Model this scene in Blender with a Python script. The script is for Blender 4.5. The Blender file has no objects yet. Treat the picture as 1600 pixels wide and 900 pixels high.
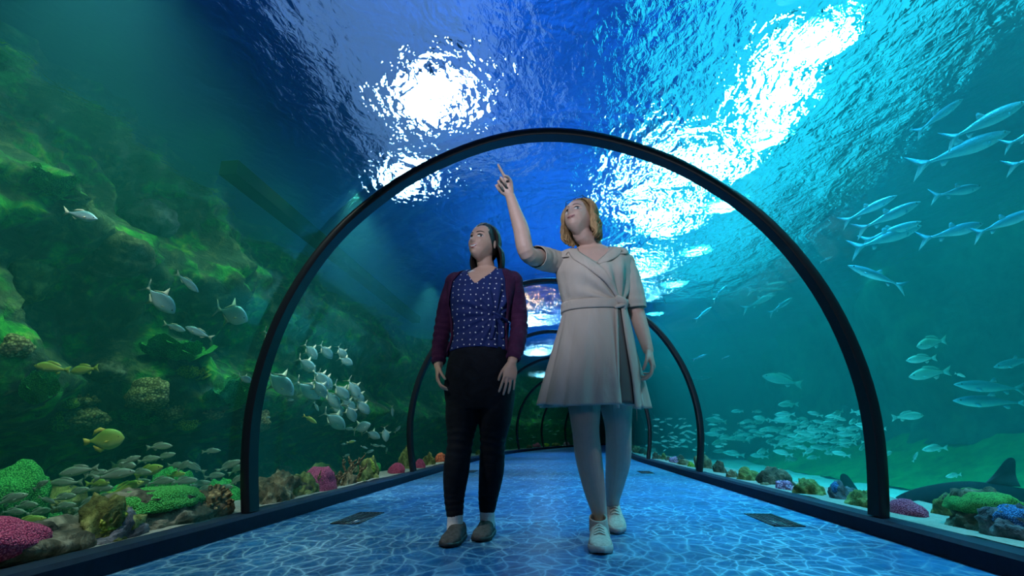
import bpy, bmesh, math, random
import numpy as np
from mathutils import Vector, Matrix, noise as mnoise

SC = bpy.context.scene
COL = SC.collection
R = math.radians
random.seed(7)

# ---------------------------------------------------------------- camera
FPX, PITCH, YAW, ROLL = 747.9, 0.3003, 0.1212, 0.0064
CAM = np.array([0.152, 0.0, 0.460])
def _axes():
    c, s = math.cos(YAW), math.sin(YAW)
    fw = np.array([-s, c, 0.0]); rt = np.array([c, s, 0.0]); up = np.array([0, 0, 1.0])
    cp, sp = math.cos(PITCH), math.sin(PITCH)
    f2 = fw * cp + up * sp; u2 = up * cp - fw * sp
    cr, sr = math.cos(ROLL), math.sin(ROLL)
    return f2, cr * rt - sr * u2, sr * rt + cr * u2
AF, AR, AU = _axes()
cam_d = bpy.data.cameras.new('camera'); cam = bpy.data.objects.new('camera', cam_d); COL.objects.link(cam)
cam_d.sensor_width = 36.0; cam_d.lens = FPX / 1600 * 36.0; cam_d.clip_start = 0.02; cam_d.clip_end = 200
M = Matrix.Identity(4)
for i in range(3):
    M[i][0] = AR[i]; M[i][1] = AU[i]; M[i][2] = -AF[i]; M[i][3] = CAM[i]
cam.matrix_world = M
SC.camera = cam

def ray(px, py):
    return AF + AR * ((px - 800) / FPX) + AU * ((450 - py) / FPX)
def at_y(px, py, Y):
    d = ray(px, py); return Vector(CAM + d * (Y / d[1]))
def at_z(px, py, Z):
    d = ray(px, py); return Vector(CAM + d * ((Z - CAM[2]) / d[2]))
def at_x(px, py, X):
    d = ray(px, py); return Vector(CAM + d * ((X - CAM[0]) / d[0]))
def at_d(px, py, D):
    return Vector(CAM + ray(px, py) * D)
def depth(v):
    return float((np.array(v) - CAM) @ AF)

# ---------------------------------------------------------------- exposure, world, lights
vs = SC.view_settings
vs.view_transform = 'Standard'; vs.look = 'None'; vs.gamma = 1.0; vs.use_curve_mapping = False
vs.exposure = 0.25
cy = SC.cycles
cy.use_denoising = True
cy.max_bounces = 8; cy.diffuse_bounces = 2; cy.glossy_bounces = 3; cy.transmission_bounces = 4
cy.volume_bounces = 0; cy.transparent_max_bounces = 24
cy.caustics_reflective = False; cy.caustics_refractive = False
cy.sample_clamp_indirect = 4.0; cy.sample_clamp_direct = 0
world = bpy.data.worlds.new('hall_dark'); SC.world = world; world.use_nodes = True
world.node_tree.nodes['Background'].inputs[0].default_value = (0.004, 0.012, 0.03, 1)
world.node_tree.nodes['Background'].inputs[1].default_value = 1.0

def spot(name, loc, target, energy, color, angle=70, blend=0.6, radius=0.15):
    d = bpy.data.lights.new(name, 'SPOT'); d.energy = energy; d.color = color
    d.spot_size = R(angle); d.spot_blend = blend; d.shadow_soft_size = radius
    o = bpy.data.objects.new(name, d); COL.objects.link(o); o.location = loc
    v = Vector(target) - Vector(loc); o.rotation_euler = v.to_track_quat('-Z', 'Y').to_euler()
    return o
def area(name, loc, target, energy, color, sx, sy):
    d = bpy.data.lights.new(name, 'AREA'); d.energy = energy; d.color = color
    d.shape = 'RECTANGLE'; d.size = sx; d.size_y = sy
    o = bpy.data.objects.new(name, d); COL.objects.link(o); o.location = loc
    v = Vector(target) - Vector(loc); o.rotation_euler = v.to_track_quat('-Z', 'Y').to_euler()
    return o

def pt_early(s, u, z): return Vector((-.033 * (min(s, 9) - 2.676) + (max(0, s - 9) ** 2 / 72 - .033 * max(0, s - 9)) + u, s, z))
SURF = 3.25        # water level
LAMP_Z = 5.6
# floodlights over the tank (bodies are built further down, at the same places)
FLOODS = [  # px, py in the photograph -> place on the lamp rig, height, energy, colour, aim (dx,dy), cone, lens radius
    (680, 50, 5.6, 420, (0.66, 0.86, 1.0), (0.5, -3.0), 140, 0.34),
    (640, 178, 5.6, 160, (0.50, 0.80, 1.0), (-0.5, -2.5), 130, 0.22),
    (1238, 8, 4.3, 110, (0.30, 0.90, 1.0), (-0.6, -2.2), 150, 0.10),
    (1205, 70, 4.3, 160, (0.30, 0.90, 1.0), (-0.6, -2.2), 150, 0.14),
    (1190, 120, 4.3, 110, (0.30, 0.90, 1.0), (-0.6, -2.2), 150, 0.10),
    (1110, 190, 4.6, 140, (0.30, 0.90, 1.0), (-0.6, -2.2), 150, 0.13),
    (1040, 150, 5.6, 90, (0.35, 0.85, 1.0), (-0.6, -2.5), 140, 0.11),
    (1015, 212, 5.6, 160, (0.35, 0.85, 1.0), (-0.6, -2.5), 140, 0.16),
    (1030, 285, 4.6, 120, (0.25, 0.88, 1.0), (-0.6, -2.5), 150, 0.12),
    (985, 345, 5.0, 140, (0.25, 0.88, 1.0), (-0.6, -2.5), 150, 0.14),
    (975, 395, 5.0, 120, (0.25, 0.85, 1.0), (-0.6, -3.0), 150, 0.14),
    (832, 420, 5.6, 140, (0.40, 0.74, 1.0), (0.4, -3.0), 150, 0.14),
    (842, 480, 5.6, 160, (0.40, 0.74, 1.0), (0.4, -3.0), 150, 0.26),
    (848, 530, 5.6, 160, (0.40, 0.74, 1.0), (0.4, -3.0), 150, 0.26),
    (806, 388, 5.6, 70, (1.0, 0.42, 0.16), (0.4, -3.0), 150, 0.10),
]
FLOOD_POS = []
for i, (px, py, hz, en, colr, aim, ang, rad) in enumerate(FLOODS):
    p = at_z(px, py, hz); FLOOD_POS.append((p, rad))
    spot('flood_light', p - Vector((0, 0, 0.03)), (p.x + aim[0], p.y + aim[1], p.z - 3.0), en, colr, ang, 0.7, rad)
# added, unseen fill spots, aimed straight down: green-cyan floods over the sand, green floods over the reef, blue washes over the tunnel
TANK = []
for yy, en in ((0.4, 900), (2.6, 1500), (4.6, 1700), (6.8, 1700), (9.4, 1700), (12.5, 1500), (16, 1500)):
    TANK.append(((3.3, yy, 4.7), (3.6, yy + .2, 0), en * 0.8, (0.09, 0.86, 1.0), 52))
for yy in (2.2, 3.4, 4.7, 6.2, 7.8, 9.6, 12.0):      # low row just over the surface, added for the cyan glow under the water line
    TANK.append(((2.3, yy, 3.75), (2.45, yy, 0), 800, (0.04, 0.74, 1.0), 92))
for yy, en in ((1.6, 1500), (5.4, 1700), (9.5, 1700), (14, 1700)):
    TANK.append(((5.0, yy, 5.6), (5.0, yy, 0), en * 0.5, (0.08, 1.0, 0.72), 62))
for yy, en in ((1.2, 500), (3.2, 600), (5.4, 600), (8.0, 600), (11.5, 600), (15.5, 700), (18.5, 800), (21, 900), (23.5, 900)):
    TANK.append((tuple(pt_early(yy, -3.0, 5.8)), tuple(pt_early(yy, -3.15, 0)), en * 1.0, (0.42, 1.0, 0.50), 44))
TANK += [((-2.3, 3.9, 5.8), (-2.5, 4.1, 0), 700, (0.5, 0.92, 1.0), 30), ((0.2, 4.6, 5.6), (0.1, 4.6, 0), 1600, (0.04, 0.40, 1.0), 46), ((0.0, 8.8, 5.6), (-0.1, 8.8, 0), 1600, (0.04, 0.40, 1.0), 50),  # first spot added to brighten the pompano school, the rest tint the tunnel blue
         ((0.3, 0.9, 5.6), (0.2, 0.9, 0), 650, (0.05, 0.42, 1.0), 34), ((-0.2, 13, 5.6), (-0.2, 13, 0), 1600, (0.04, 0.40, 1.0), 50)]
for yy, en in ((2.3, 130), (3.3, 160), (4.4, 160), (5.8, 130)):      # green-yellow spots added to brighten the reef shelf
    TANK.append(((-2.75, yy, 3.7), (-3.55, yy + .1, 0.7), en, (0.55, 1.0, 0.35), 58))
for yy in (1.9, 2.9, 4.0, 5.3):      # spots added to lift the upper reef face, right under the water line
    TANK.append(((-3.28, yy, 3.75), (-3.85, yy + .1, 2.0), 75, (0.60, 1.0, 0.42), 84))
for loc, tg, en, colr, ang in TANK:
    spot('tank_fill', loc, tg, en * 2.2, colr, ang, 0.9, 0.15)
for yy in (3, 11, 19):      # unseen area lights added to turn the hall ceiling blue
    area('ceiling_wash', (0.2, yy, 6.2), (0.2, yy, 9), 200, (0.06, 0.36, 1.0), 3, 5)
area('surface_glow_panel', (3.1, 6.8, 6.6), (3.1, 6.8, 0), 150, (0.02, 0.66, 0.86), 3.0, 13)     # broad cyan panel added over the sand side to streak the ripples
area('surface_glow_panel', (-1.7, 5.4, 6.6), (-1.7, 5.4, 0), 9, (0.30, 0.55, 1.0), 2.6, 3.6)  # blue panel added for the glow around the biggest floodlight
spot('front_fill_spot', (-0.45, -0.5, 2.12), (0.02, 2.4, 1.40), 200, (0.76, 0.82, 1.0), 31, 1.0, 0.12)  # added front fill on the two women, not a lamp of the tunnel
# soft whitish fill spots added to brighten the sand ledges
for side in (-1, 1):
    for yy in (1.2, 4.2, 7.2):
        spot('ledge_fill', tuple(pt_early(yy, side * 1.95, 2.9)), tuple(pt_early(yy + 1.2, side * 1.95, 0)), 95 if side > 0 else 200, (1.0, 0.90, 0.82), 80, 0.9, 0.06)
area('front_fill_area', (0.5, -1.8, 2.1), (0.05, 2.4, 1.2), 5, (0.75, 0.80, 1.0), 1.2, 0.5)  # added soft front fill from behind the camera

# ---------------------------------------------------------------- helpers: objects and tags
def tag(o, label=None, cat=None, group=None, kind=None):
    if label: o['label'] = label
    if cat: o['category'] = cat
    if group: o['group'] = group
    if kind: o['kind'] = kind
    return o
def link(name, me, mats, parent=None, smooth=True):
    o = bpy.data.objects.new(name, me); COL.objects.link(o)
    for m in (mats if isinstance(mats, (list, tuple)) else [mats]): me.materials.append(m)
    if parent is not None: o.parent = parent
    if smooth: me.polygons.foreach_set('use_smooth', [True] * len(me.polygons))
    return o
def from_bm(name, bm, mats, parent=None, smooth=True):
    me = bpy.data.meshes.new(name); bm.normal_update(); bm.to_mesh(me); bm.free()
    return link(name, me, mats, parent, smooth)
def from_py(name, v, f, mats, parent=None, smooth=True):
    me = bpy.data.meshes.new(name); me.from_pydata([tuple(map(float, p)) for p in v], [], f); me.update()
    return link(name, me, mats, parent, smooth)
def empty(name, loc, rz=0.0):
    o = bpy.data.objects.new(name, None); COL.objects.link(o); o.location = loc; o.rotation_euler = (0, 0, rz)
    o.empty_display_size = 0.1
    return o

# ---------------------------------------------------------------- helpers: materials
class NT:
    def __init__(s, name):
        s.m = bpy.data.materials.new(name); s.m.use_nodes = True; s.t = s.m.node_tree; s.t.nodes.clear()
        s.out = s.t.nodes.new('ShaderNodeOutputMaterial')
    def n(s, typ, **kw):
        nd = s.t.nodes.new('ShaderNode' + typ)
        for k, v in kw.items():
            if k.startswith('i_'):
                key = k[2:]; key = int(key) if key.isdigit() else key
                if isinstance(v, bpy.types.NodeSocket): s.t.links.new(v, nd.inputs[key])
                else: nd.inputs[key].default_value = v
            else: setattr(nd, k, v)
        return nd
    def link(s, a, b): s.t.links.new(a, b)
    def ramp(s, fac, stops, interp='LINEAR'):
        nd = s.t.nodes.new('ShaderNodeValToRGB'); s.link(fac, nd.inputs[0]); cr = nd.color_ramp; cr.interpolation = interp
        while len(cr.elements) < len(stops): cr.elements.new(0.5)
        for e, (p, c) in zip(cr.elements, stops): e.position = p; e.color = (*c, 1)
        return nd.outputs[0]
    def coord(s, kind='Object'):
        return s.n('TexCoord').outputs[kind]
    def pos(s): return s.n('NewGeometry').outputs['Position']
    def noise(s, vec, scale, detail=4, rough=0.55, dist=0.0, out='Fac'):
        nd = s.n('TexNoise'); s.link(vec, nd.inputs['Vector'])
        nd.inputs['Scale'].default_value = scale; nd.inputs['Detail'].default_value = detail
        nd.inputs['Roughness'].default_value = rough; nd.inputs['Distortion'].default_value = dist
        return nd.outputs[out]
    def mapv(s, vec, scale=(1, 1, 1), rot=(0, 0, 0), loc=(0, 0, 0)):
        nd = s.n('Mapping'); s.link(vec, nd.inputs[0]); nd.inputs['Scale'].default_value = scale
        nd.inputs['Rotation'].default_value = rot; nd.inputs['Location'].default_value = loc
        return nd.outputs[0]
    def math(s, op, a, b=None, c=None, clamp=False):
        nd = s.n('Math'); nd.operation = op; nd.use_clamp = clamp
        for i, v in enumerate((a, b, c)):
            if v is None: continue
            if isinstance(v, (int, float)): nd.inputs[i].default_value = v
            else: s.link(v, nd.inputs[i])
        return nd.outputs[0]
    def mix(s, fac, a, b, mode='MIX'):
        nd = s.n('Mix'); nd.data_type = 'RGBA'; nd.blend_type = mode
        for i, v in ((0, fac), (6, a), (7, b)):
            if isinstance(v, bpy.types.NodeSocket): s.link(v, nd.inputs[i])
            elif isinstance(v, (int, float)): nd.inputs[i].default_value = v
            else: nd.inputs[i].default_value = (*v, 1)
        return nd.outputs[2]
    def bump(s, h, strength=0.5, dist=0.02, normal=None):
        nd = s.n('Bump'); s.link(h, nd.inputs['Height']); nd.inputs['Strength'].default_value = strength
        nd.inputs['Distance'].default_value = dist
        if normal is not None: s.link(normal, nd.inputs['Normal'])
        return nd.outputs[0]
    def bsdf(s, color, rough=0.5, metal=0.0, normal=None, spec=0.5, **kw):
        nd = s.n('BsdfPrincipled')
        for key, v in (('Base Color', color), ('Roughness', rough), ('Metallic', metal), ('Specular IOR Level', spec)):
            if isinstance(v, bpy.types.NodeSocket): s.link(v, nd.inputs[key])
            elif isinstance(v, (tuple, list)): nd.inputs[key].default_value = (*v[:3], 1)
            else: nd.inputs[key].default_value = v
        if normal is not None: s.link(normal, nd.inputs['Normal'])
        for k, v in kw.items(): nd.inputs[k.replace('_', ' ')].default_value = v
        s.link(nd.outputs[0], s.out.inputs[0])
        return nd
def plain(name, color, rough=0.5, metal=0.0, spec=0.5, nscale=None, namp=0.15, bump=0.0, bdist=0.01):
    t = NT(name)
    if nscale is None: t.bsdf(color, rough, metal, None, spec)
    else:
        f = t.noise(t.coord(), nscale, 4)
        c = t.ramp(f, [(0.3, tuple(x * (1 - namp) for x in color)), (0.7, tuple(min(1, x * (1 + namp)) for x in color))])
        t.bsdf(c, rough, metal, t.bump(f, bump, bdist) if bump else None, spec)
    return t.m

# ---------------------------------------------------------------- helpers: tunnel path
_dy = 0.05
_S = np.arange(-6, 40, _dy)
_H = np.where(_S < 9.0, -0.033, -0.033 + (_S - 9.0) / 36.0)
_H = np.minimum(_H, 0.9)
_X = np.cumsum(np.sin(_H)) * _dy; _Y = np.cumsum(np.cos(_H)) * _dy
_i0 = int(round((2.676 + 6) / _dy)); _X -= _X[_i0]; _Y -= _Y[_i0] - 2.676
def pt(s, u, z=0.0):
    x = np.interp(s, _S, _X); y = np.interp(s, _S, _Y); h = np.interp(s, _S, _H)
    return Vector((x + u * math.cos(h), y - u * math.sin(h), z))
def heading(s): return float(np.interp(s, _S, _H))
def s_of(v):   # path position of a world point
    d = (_X - v[0]) ** 2 + (_Y - v[1]) ** 2
    i = int(np.argmin(d)); s = _S[i]; h = _H[i]
    return float(s), float((v[0] - _X[i]) * math.cos(h) - (v[1] - _Y[i]) * math.sin(h))

# arch outline (half), measured from the photograph: lateral distance, height
PROF = [(1.612, 0.075), (1.655, 0.28), (1.682, 0.5), (1.683, 0.69), (1.655, 0.9), (1.60, 1.13), (1.52, 1.33), (1.40, 1.55),
        (1.24, 1.76), (0.98, 1.99), (0.78, 2.12), (0.50, 2.25), (0.25, 2.325), (0.0, 2.352)]
def profile(off=0.0, n=64):
    pr = np.array(PROF + [(-a, b) for a, b in PROF[-2::-1]])[::-1]      # left base -> crown -> right base
    d = np.r_[0, np.cumsum(np.hypot(*np.diff(pr, axis=0).T))]
    t = np.linspace(0, d[-1], n); q = np.c_[np.interp(t, d, pr[:, 0]), np.interp(t, d, pr[:, 1])]
    for _ in range(3):
        q[1:-1] = (q[:-2] + 2 * q[1:-1] + q[2:]) / 4
    tg = np.gradient(q, axis=0); nr = np.c_[-tg[:, 1], tg[:, 0]]; nr /= np.linalg.norm(nr, axis=1)[:, None]
    return q + nr * off
def fbm(p, sc=1.0, oct=4):
    return mnoise.fractal(Vector(p) * sc, 1.0, 2.0, oct)
# ================================================================ SETTING
# ---- floor: printed vinyl with a water-ripple picture
t = NT('ripple_print_vinyl')
pc = t.pos()
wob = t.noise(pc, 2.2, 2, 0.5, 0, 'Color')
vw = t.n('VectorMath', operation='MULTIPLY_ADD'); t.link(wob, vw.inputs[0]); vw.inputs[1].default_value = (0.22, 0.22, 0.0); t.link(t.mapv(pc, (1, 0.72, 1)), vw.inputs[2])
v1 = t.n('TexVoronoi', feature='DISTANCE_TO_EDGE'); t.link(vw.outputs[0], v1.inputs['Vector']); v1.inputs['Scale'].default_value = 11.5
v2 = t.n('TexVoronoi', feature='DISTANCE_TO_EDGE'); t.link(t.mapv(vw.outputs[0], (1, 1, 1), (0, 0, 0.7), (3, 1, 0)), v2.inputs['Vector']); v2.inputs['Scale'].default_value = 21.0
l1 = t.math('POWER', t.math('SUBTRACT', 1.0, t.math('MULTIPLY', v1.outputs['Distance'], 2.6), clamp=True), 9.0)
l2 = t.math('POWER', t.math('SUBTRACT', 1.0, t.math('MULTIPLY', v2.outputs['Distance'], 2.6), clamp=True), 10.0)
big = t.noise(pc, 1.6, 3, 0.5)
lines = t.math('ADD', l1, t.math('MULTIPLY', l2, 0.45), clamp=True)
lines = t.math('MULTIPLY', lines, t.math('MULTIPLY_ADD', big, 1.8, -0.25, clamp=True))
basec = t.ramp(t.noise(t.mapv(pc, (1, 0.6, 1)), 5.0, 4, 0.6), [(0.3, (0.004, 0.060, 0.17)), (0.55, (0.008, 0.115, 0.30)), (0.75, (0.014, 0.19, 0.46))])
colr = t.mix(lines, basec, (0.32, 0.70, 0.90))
t.bsdf(colr, 0.32, 0.0, None, 0.45)
MAT_FLOOR = t.m
MAT_BLACK = plain('black_lacquer', (0.006, 0.008, 0.014), 0.28, 0.0, 0.5)
MAT_CURB = plain('dark_navy_plastic', (0.004, 0.009, 0.022), 0.75, 0.0, 0.12, 30, 0.2)
MAT_VENT = plain('vent_metal', (0.008, 0.010, 0.014), 0.5, 0.3)

S0, S1 = -3.0, 27.0
ss = np.arange(S0, S1 + 0.01, 0.5)
def sweep(name, section, ss, mats, closed=True, caps=True, smooth=False, kind='structure'):
    v, f = [], []; n = len(section)
    for s in ss:
        for u, z in section: v.append(pt(s, u, z))
    for i in range(len(ss) - 1):
        for j in range(n if closed else n - 1):
            a = i * n + j; b = i * n + (j + 1) % n
            f.append((a, b, b + n, a + n))
    if caps and closed:
        f.append(tuple(range(n))[::-1]); f.append(tuple(range((len(ss) - 1) * n, len(ss) * n)))
    o = from_py(name, v, f, mats, None, smooth)
    bm = bmesh.new(); bm.from_mesh(o.data); bmesh.ops.recalc_face_normals(bm, faces=bm.faces); bm.to_mesh(o.data); bm.free()
    if kind: o['kind'] = kind
    return o
sweep('floor', [(-1.56, 0), (1.56, 0), (1.56, -0.1), (-1.56, -0.1)], ss, MAT_FLOOR)
for side, nm in ((-1, 'left'), (1, 'right')):
    sec = [(1.54, -0.1), (1.54, 0.065), (1.555, 0.08), (1.645, 0.08), (1.645, -0.1)]
    sweep('baseboard_' + nm, [(side * u, z) for u, z in sec], ss, MAT_CURB)
# far end of the tunnel: dark portal wall
o = sweep('wall_back', [(-1.72, -0.1), (-1.72, 2.45), (1.72, 2.45), (1.72, -0.1)], [26.9, 27.1], MAT_CURB)

# ---- black arch ribs
RIBS = [2.676, 5.72, 8.77, 11.8, 14.85, 17.9, 20.9, 23.9]
RIBS = [-0.36] + RIBS
RIB_WORD = {1: 'nearest big black arch rib in front of the two walking women', 2: 'second black arch rib, just behind the two women',
            3: 'third black arch rib down the tunnel', 4: 'fourth black arch rib, thin in the distance', 5: 'fifth black arch rib, small and far down the tunnel',
            6: 'sixth black arch rib, near the bend of the tunnel', 7: 'seventh tiny black arch rib at the tunnel bend', 8: 'last tiny black arch rib before the tunnel end'}
def rib_mesh(s, w=0.057, d=0.085):
    q = profile(0.0, 72); tg = np.gradient(q, axis=0); tg /= np.linalg.norm(tg, axis=1)[:, None]
    nr = np.c_[-tg[:, 1], tg[:, 0]]
    sec = [(-w, -d / 2), (-w + 0.008, -d / 2 - .004), (-w * .45, -d / 2 - .004), (-w * .40, -d / 2 + .006), (-.008, -d / 2 + .006), (0, -d / 2 + .012),
           (0, d / 2), (-w, d / 2)]
    v, f = [], []; n = len(sec)
    for (u, z), (a, b) in zip(q, nr):
        for r, e in sec: v.append(pt(s + e, u + a * r, max(z + b * r, 0.08)))
    for i in range(len(q) - 1):
        for j in range(n):
            a = i * n + j; b = i * n + (j + 1) % n; f.append((a, b, b + n, a + n))
    f.append(tuple(range(n))[::-1]); f.append(tuple(range((len(q) - 1) * n, len(q) * n)))
    return v, f
for i, s in enumerate(RIBS):
    if i == 0: continue
    v, f = rib_mesh(s)
    o = from_py('arch_rib', v, f, MAT_BLACK, None, True)
    md = o.modifiers.new('w', 'EDGE_SPLIT'); md.split_angle = R(40)
    tag(o, RIB_WORD[i], 'arch', 'black arch ribs of the tunnel')

# ---- acrylic vault panels (one window per bay)
t = NT('clear_acrylic')
tr = t.n('BsdfTransparent'); tr.inputs[0].default_value = (0.97, 0.985, 0.99, 1)
gl = t.n('BsdfGlossy'); gl.inputs[1].default_value = 0.03
fr = t.n('Fresnel'); fr.inputs[0].default_value = 1.25
mx = t.n('MixShader'); t.link(t.math('MULTIPLY', fr.outputs[0], 0.12), mx.inputs[0]); t.link(tr.outputs[0], mx.inputs[1]); t.link(gl.outputs[0], mx.inputs[2])
t.link(mx.outputs[0], t.out.inputs[0]); MAT_ACRYLIC = t.m
edges = [S0] + RIBS[0:] + [26.9]
edges = sorted(set(edges))
qp = profile(0.004, 60)
for i in range(len(edges) - 1):
    a, b = edges[i], edges[i + 1]
    v, f = [], []; sl = np.linspace(a, b, 5); n = len(qp)
    for s in sl:
        for u, z in qp: v.append(pt(s, u, z))
    for k in range(4):
        for j in range(n - 1):
            p0 = k * n + j; f.append((p0, p0 + 1, p0 + 1 + n, p0 + n))
    o = from_py('window_%d' % (i + 1), v, f, MAT_ACRYLIC); o['kind'] = 'structure'

# ---- the tank: water body with the tunnel cut out of it
ULEFT, URIGHT, ZBOT = -4.9, 7.2, -1.2
t = NT('tank_water_haze')
va = t.n('VolumeAbsorption'); va.inputs[0].default_value = (0.05, 0.81, 0.83, 1); va.inputs[1].default_value = 0.16
vsn = t.n('VolumeScatter'); vsn.inputs[0].default_value = (0.08, 0.84, 0.84, 1); vsn.inputs[1].default_value = 0.05; vsn.inputs['Anisotropy'].default_value = 0.25
ad = t.n('AddShader'); t.link(va.outputs[0], ad.inputs[0]); t.link(vsn.outputs[0], ad.inputs[1]); t.link(ad.outputs[0], t.out.inputs[1])
MAT_HAZE = t.m
qv = profile(0.05, 40)
sec = [(ULEFT - .3, ZBOT - .3), (ULEFT - .3, SURF - 0.12), (URIGHT + .3, SURF - 0.12), (URIGHT + .3, ZBOT - .3), (1.69, ZBOT - .3)] + [(float(u), float(z)) for u, z in qv[::-1]] + [(-1.69, ZBOT - .3)]
o = sweep('tank_water', sec, np.arange(S0, 26.91, 0.65), MAT_HAZE, True, True, True, 'stuff')
o['label'] = 'teal water filling the tank around the tunnel'; o['category'] = 'water'

# ---- water surface
t = NT('rippled_water_surface')
pc = t.pos()
w1 = t.noise(t.mapv(pc, (1, 0.8, 1), (0, 0, 0.3)), 2.6, 3, 0.55, 0.6)
w2 = t.noise(t.mapv(pc, (1, 0.55, 1), (0, 0, -0.5)), 17.0, 3, 0.6, 0.8)
hh = t.math('ADD', t.math('MULTIPLY', w1, 0.75), t.math('MULTIPLY', w2, 0.16))
sx_ = t.n('SeparateXYZ'); t.link(pc, sx_.inputs[0]); mr = t.n('MapRange'); t.link(sx_.outputs[0], mr.inputs[0])
for k_, q_ in ((1, -1.2), (2, 0.9), (3, 0.35), (4, 1.0)): mr.inputs[k_].default_value = q_     # calmer water on the reef side
nrm = t.bump(t.math('MULTIPLY', hh, mr.outputs[0]), 1.0, 0.27)
rf = t.n('BsdfGlass'); rf.inputs['IOR'].default_value = 1.33; rf.inputs['Roughness'].default_value = 0.0; t.link(nrm, rf.inputs['Normal'])
rf.inputs['Color'].default_value = (0.9, 0.97, 1, 1)
tr = t.n('BsdfTransparent'); tr.inputs[0].default_value = (0.95, 0.98, 1, 1)
mx = t.n('MixShader'); mx.inputs[0].default_value = 0.80
t.link(tr.outputs[0], mx.inputs[1]); t.link(rf.outputs[0], mx.inputs[2]); t.link(mx.outputs[0], t.out.inputs[0])
MAT_SURF = t.m
v, f = [], []; us = np.arange(ULEFT, URIGHT + 0.01, 0.2); sl = np.arange(S0, 26.91, 0.25); n = len(us)
for s in sl:
    for u in us:
        p = pt(s, u, SURF); p.z += 0.035 * fbm((p.x, p.y * .7, 0), 0.9, 3); v.append(p)
for i in range(len(sl) - 1):
    for j in range(n - 1):
        a = i * n + j; f.append((a, a + n, a + n + 1, a + 1))     # normal faces down into the water
o = from_py('water_surface', v, f, MAT_SURF); o['kind'] = 'structure'

# ---- hall above the tank
MAT_HALL = plain('hall_blue_paint', (0.05, 0.16, 0.42), 0.8)
v = [pt(s, u, 8.2) for s in (-6, 8, 16, 30) for u in (-12, 14)]
o = from_py('ceiling', v, [(0, 1, 3, 2), (2, 3, 5, 4), (4, 5, 7, 6)], MAT_HALL, None, False); o['kind'] = 'structure'
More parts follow.
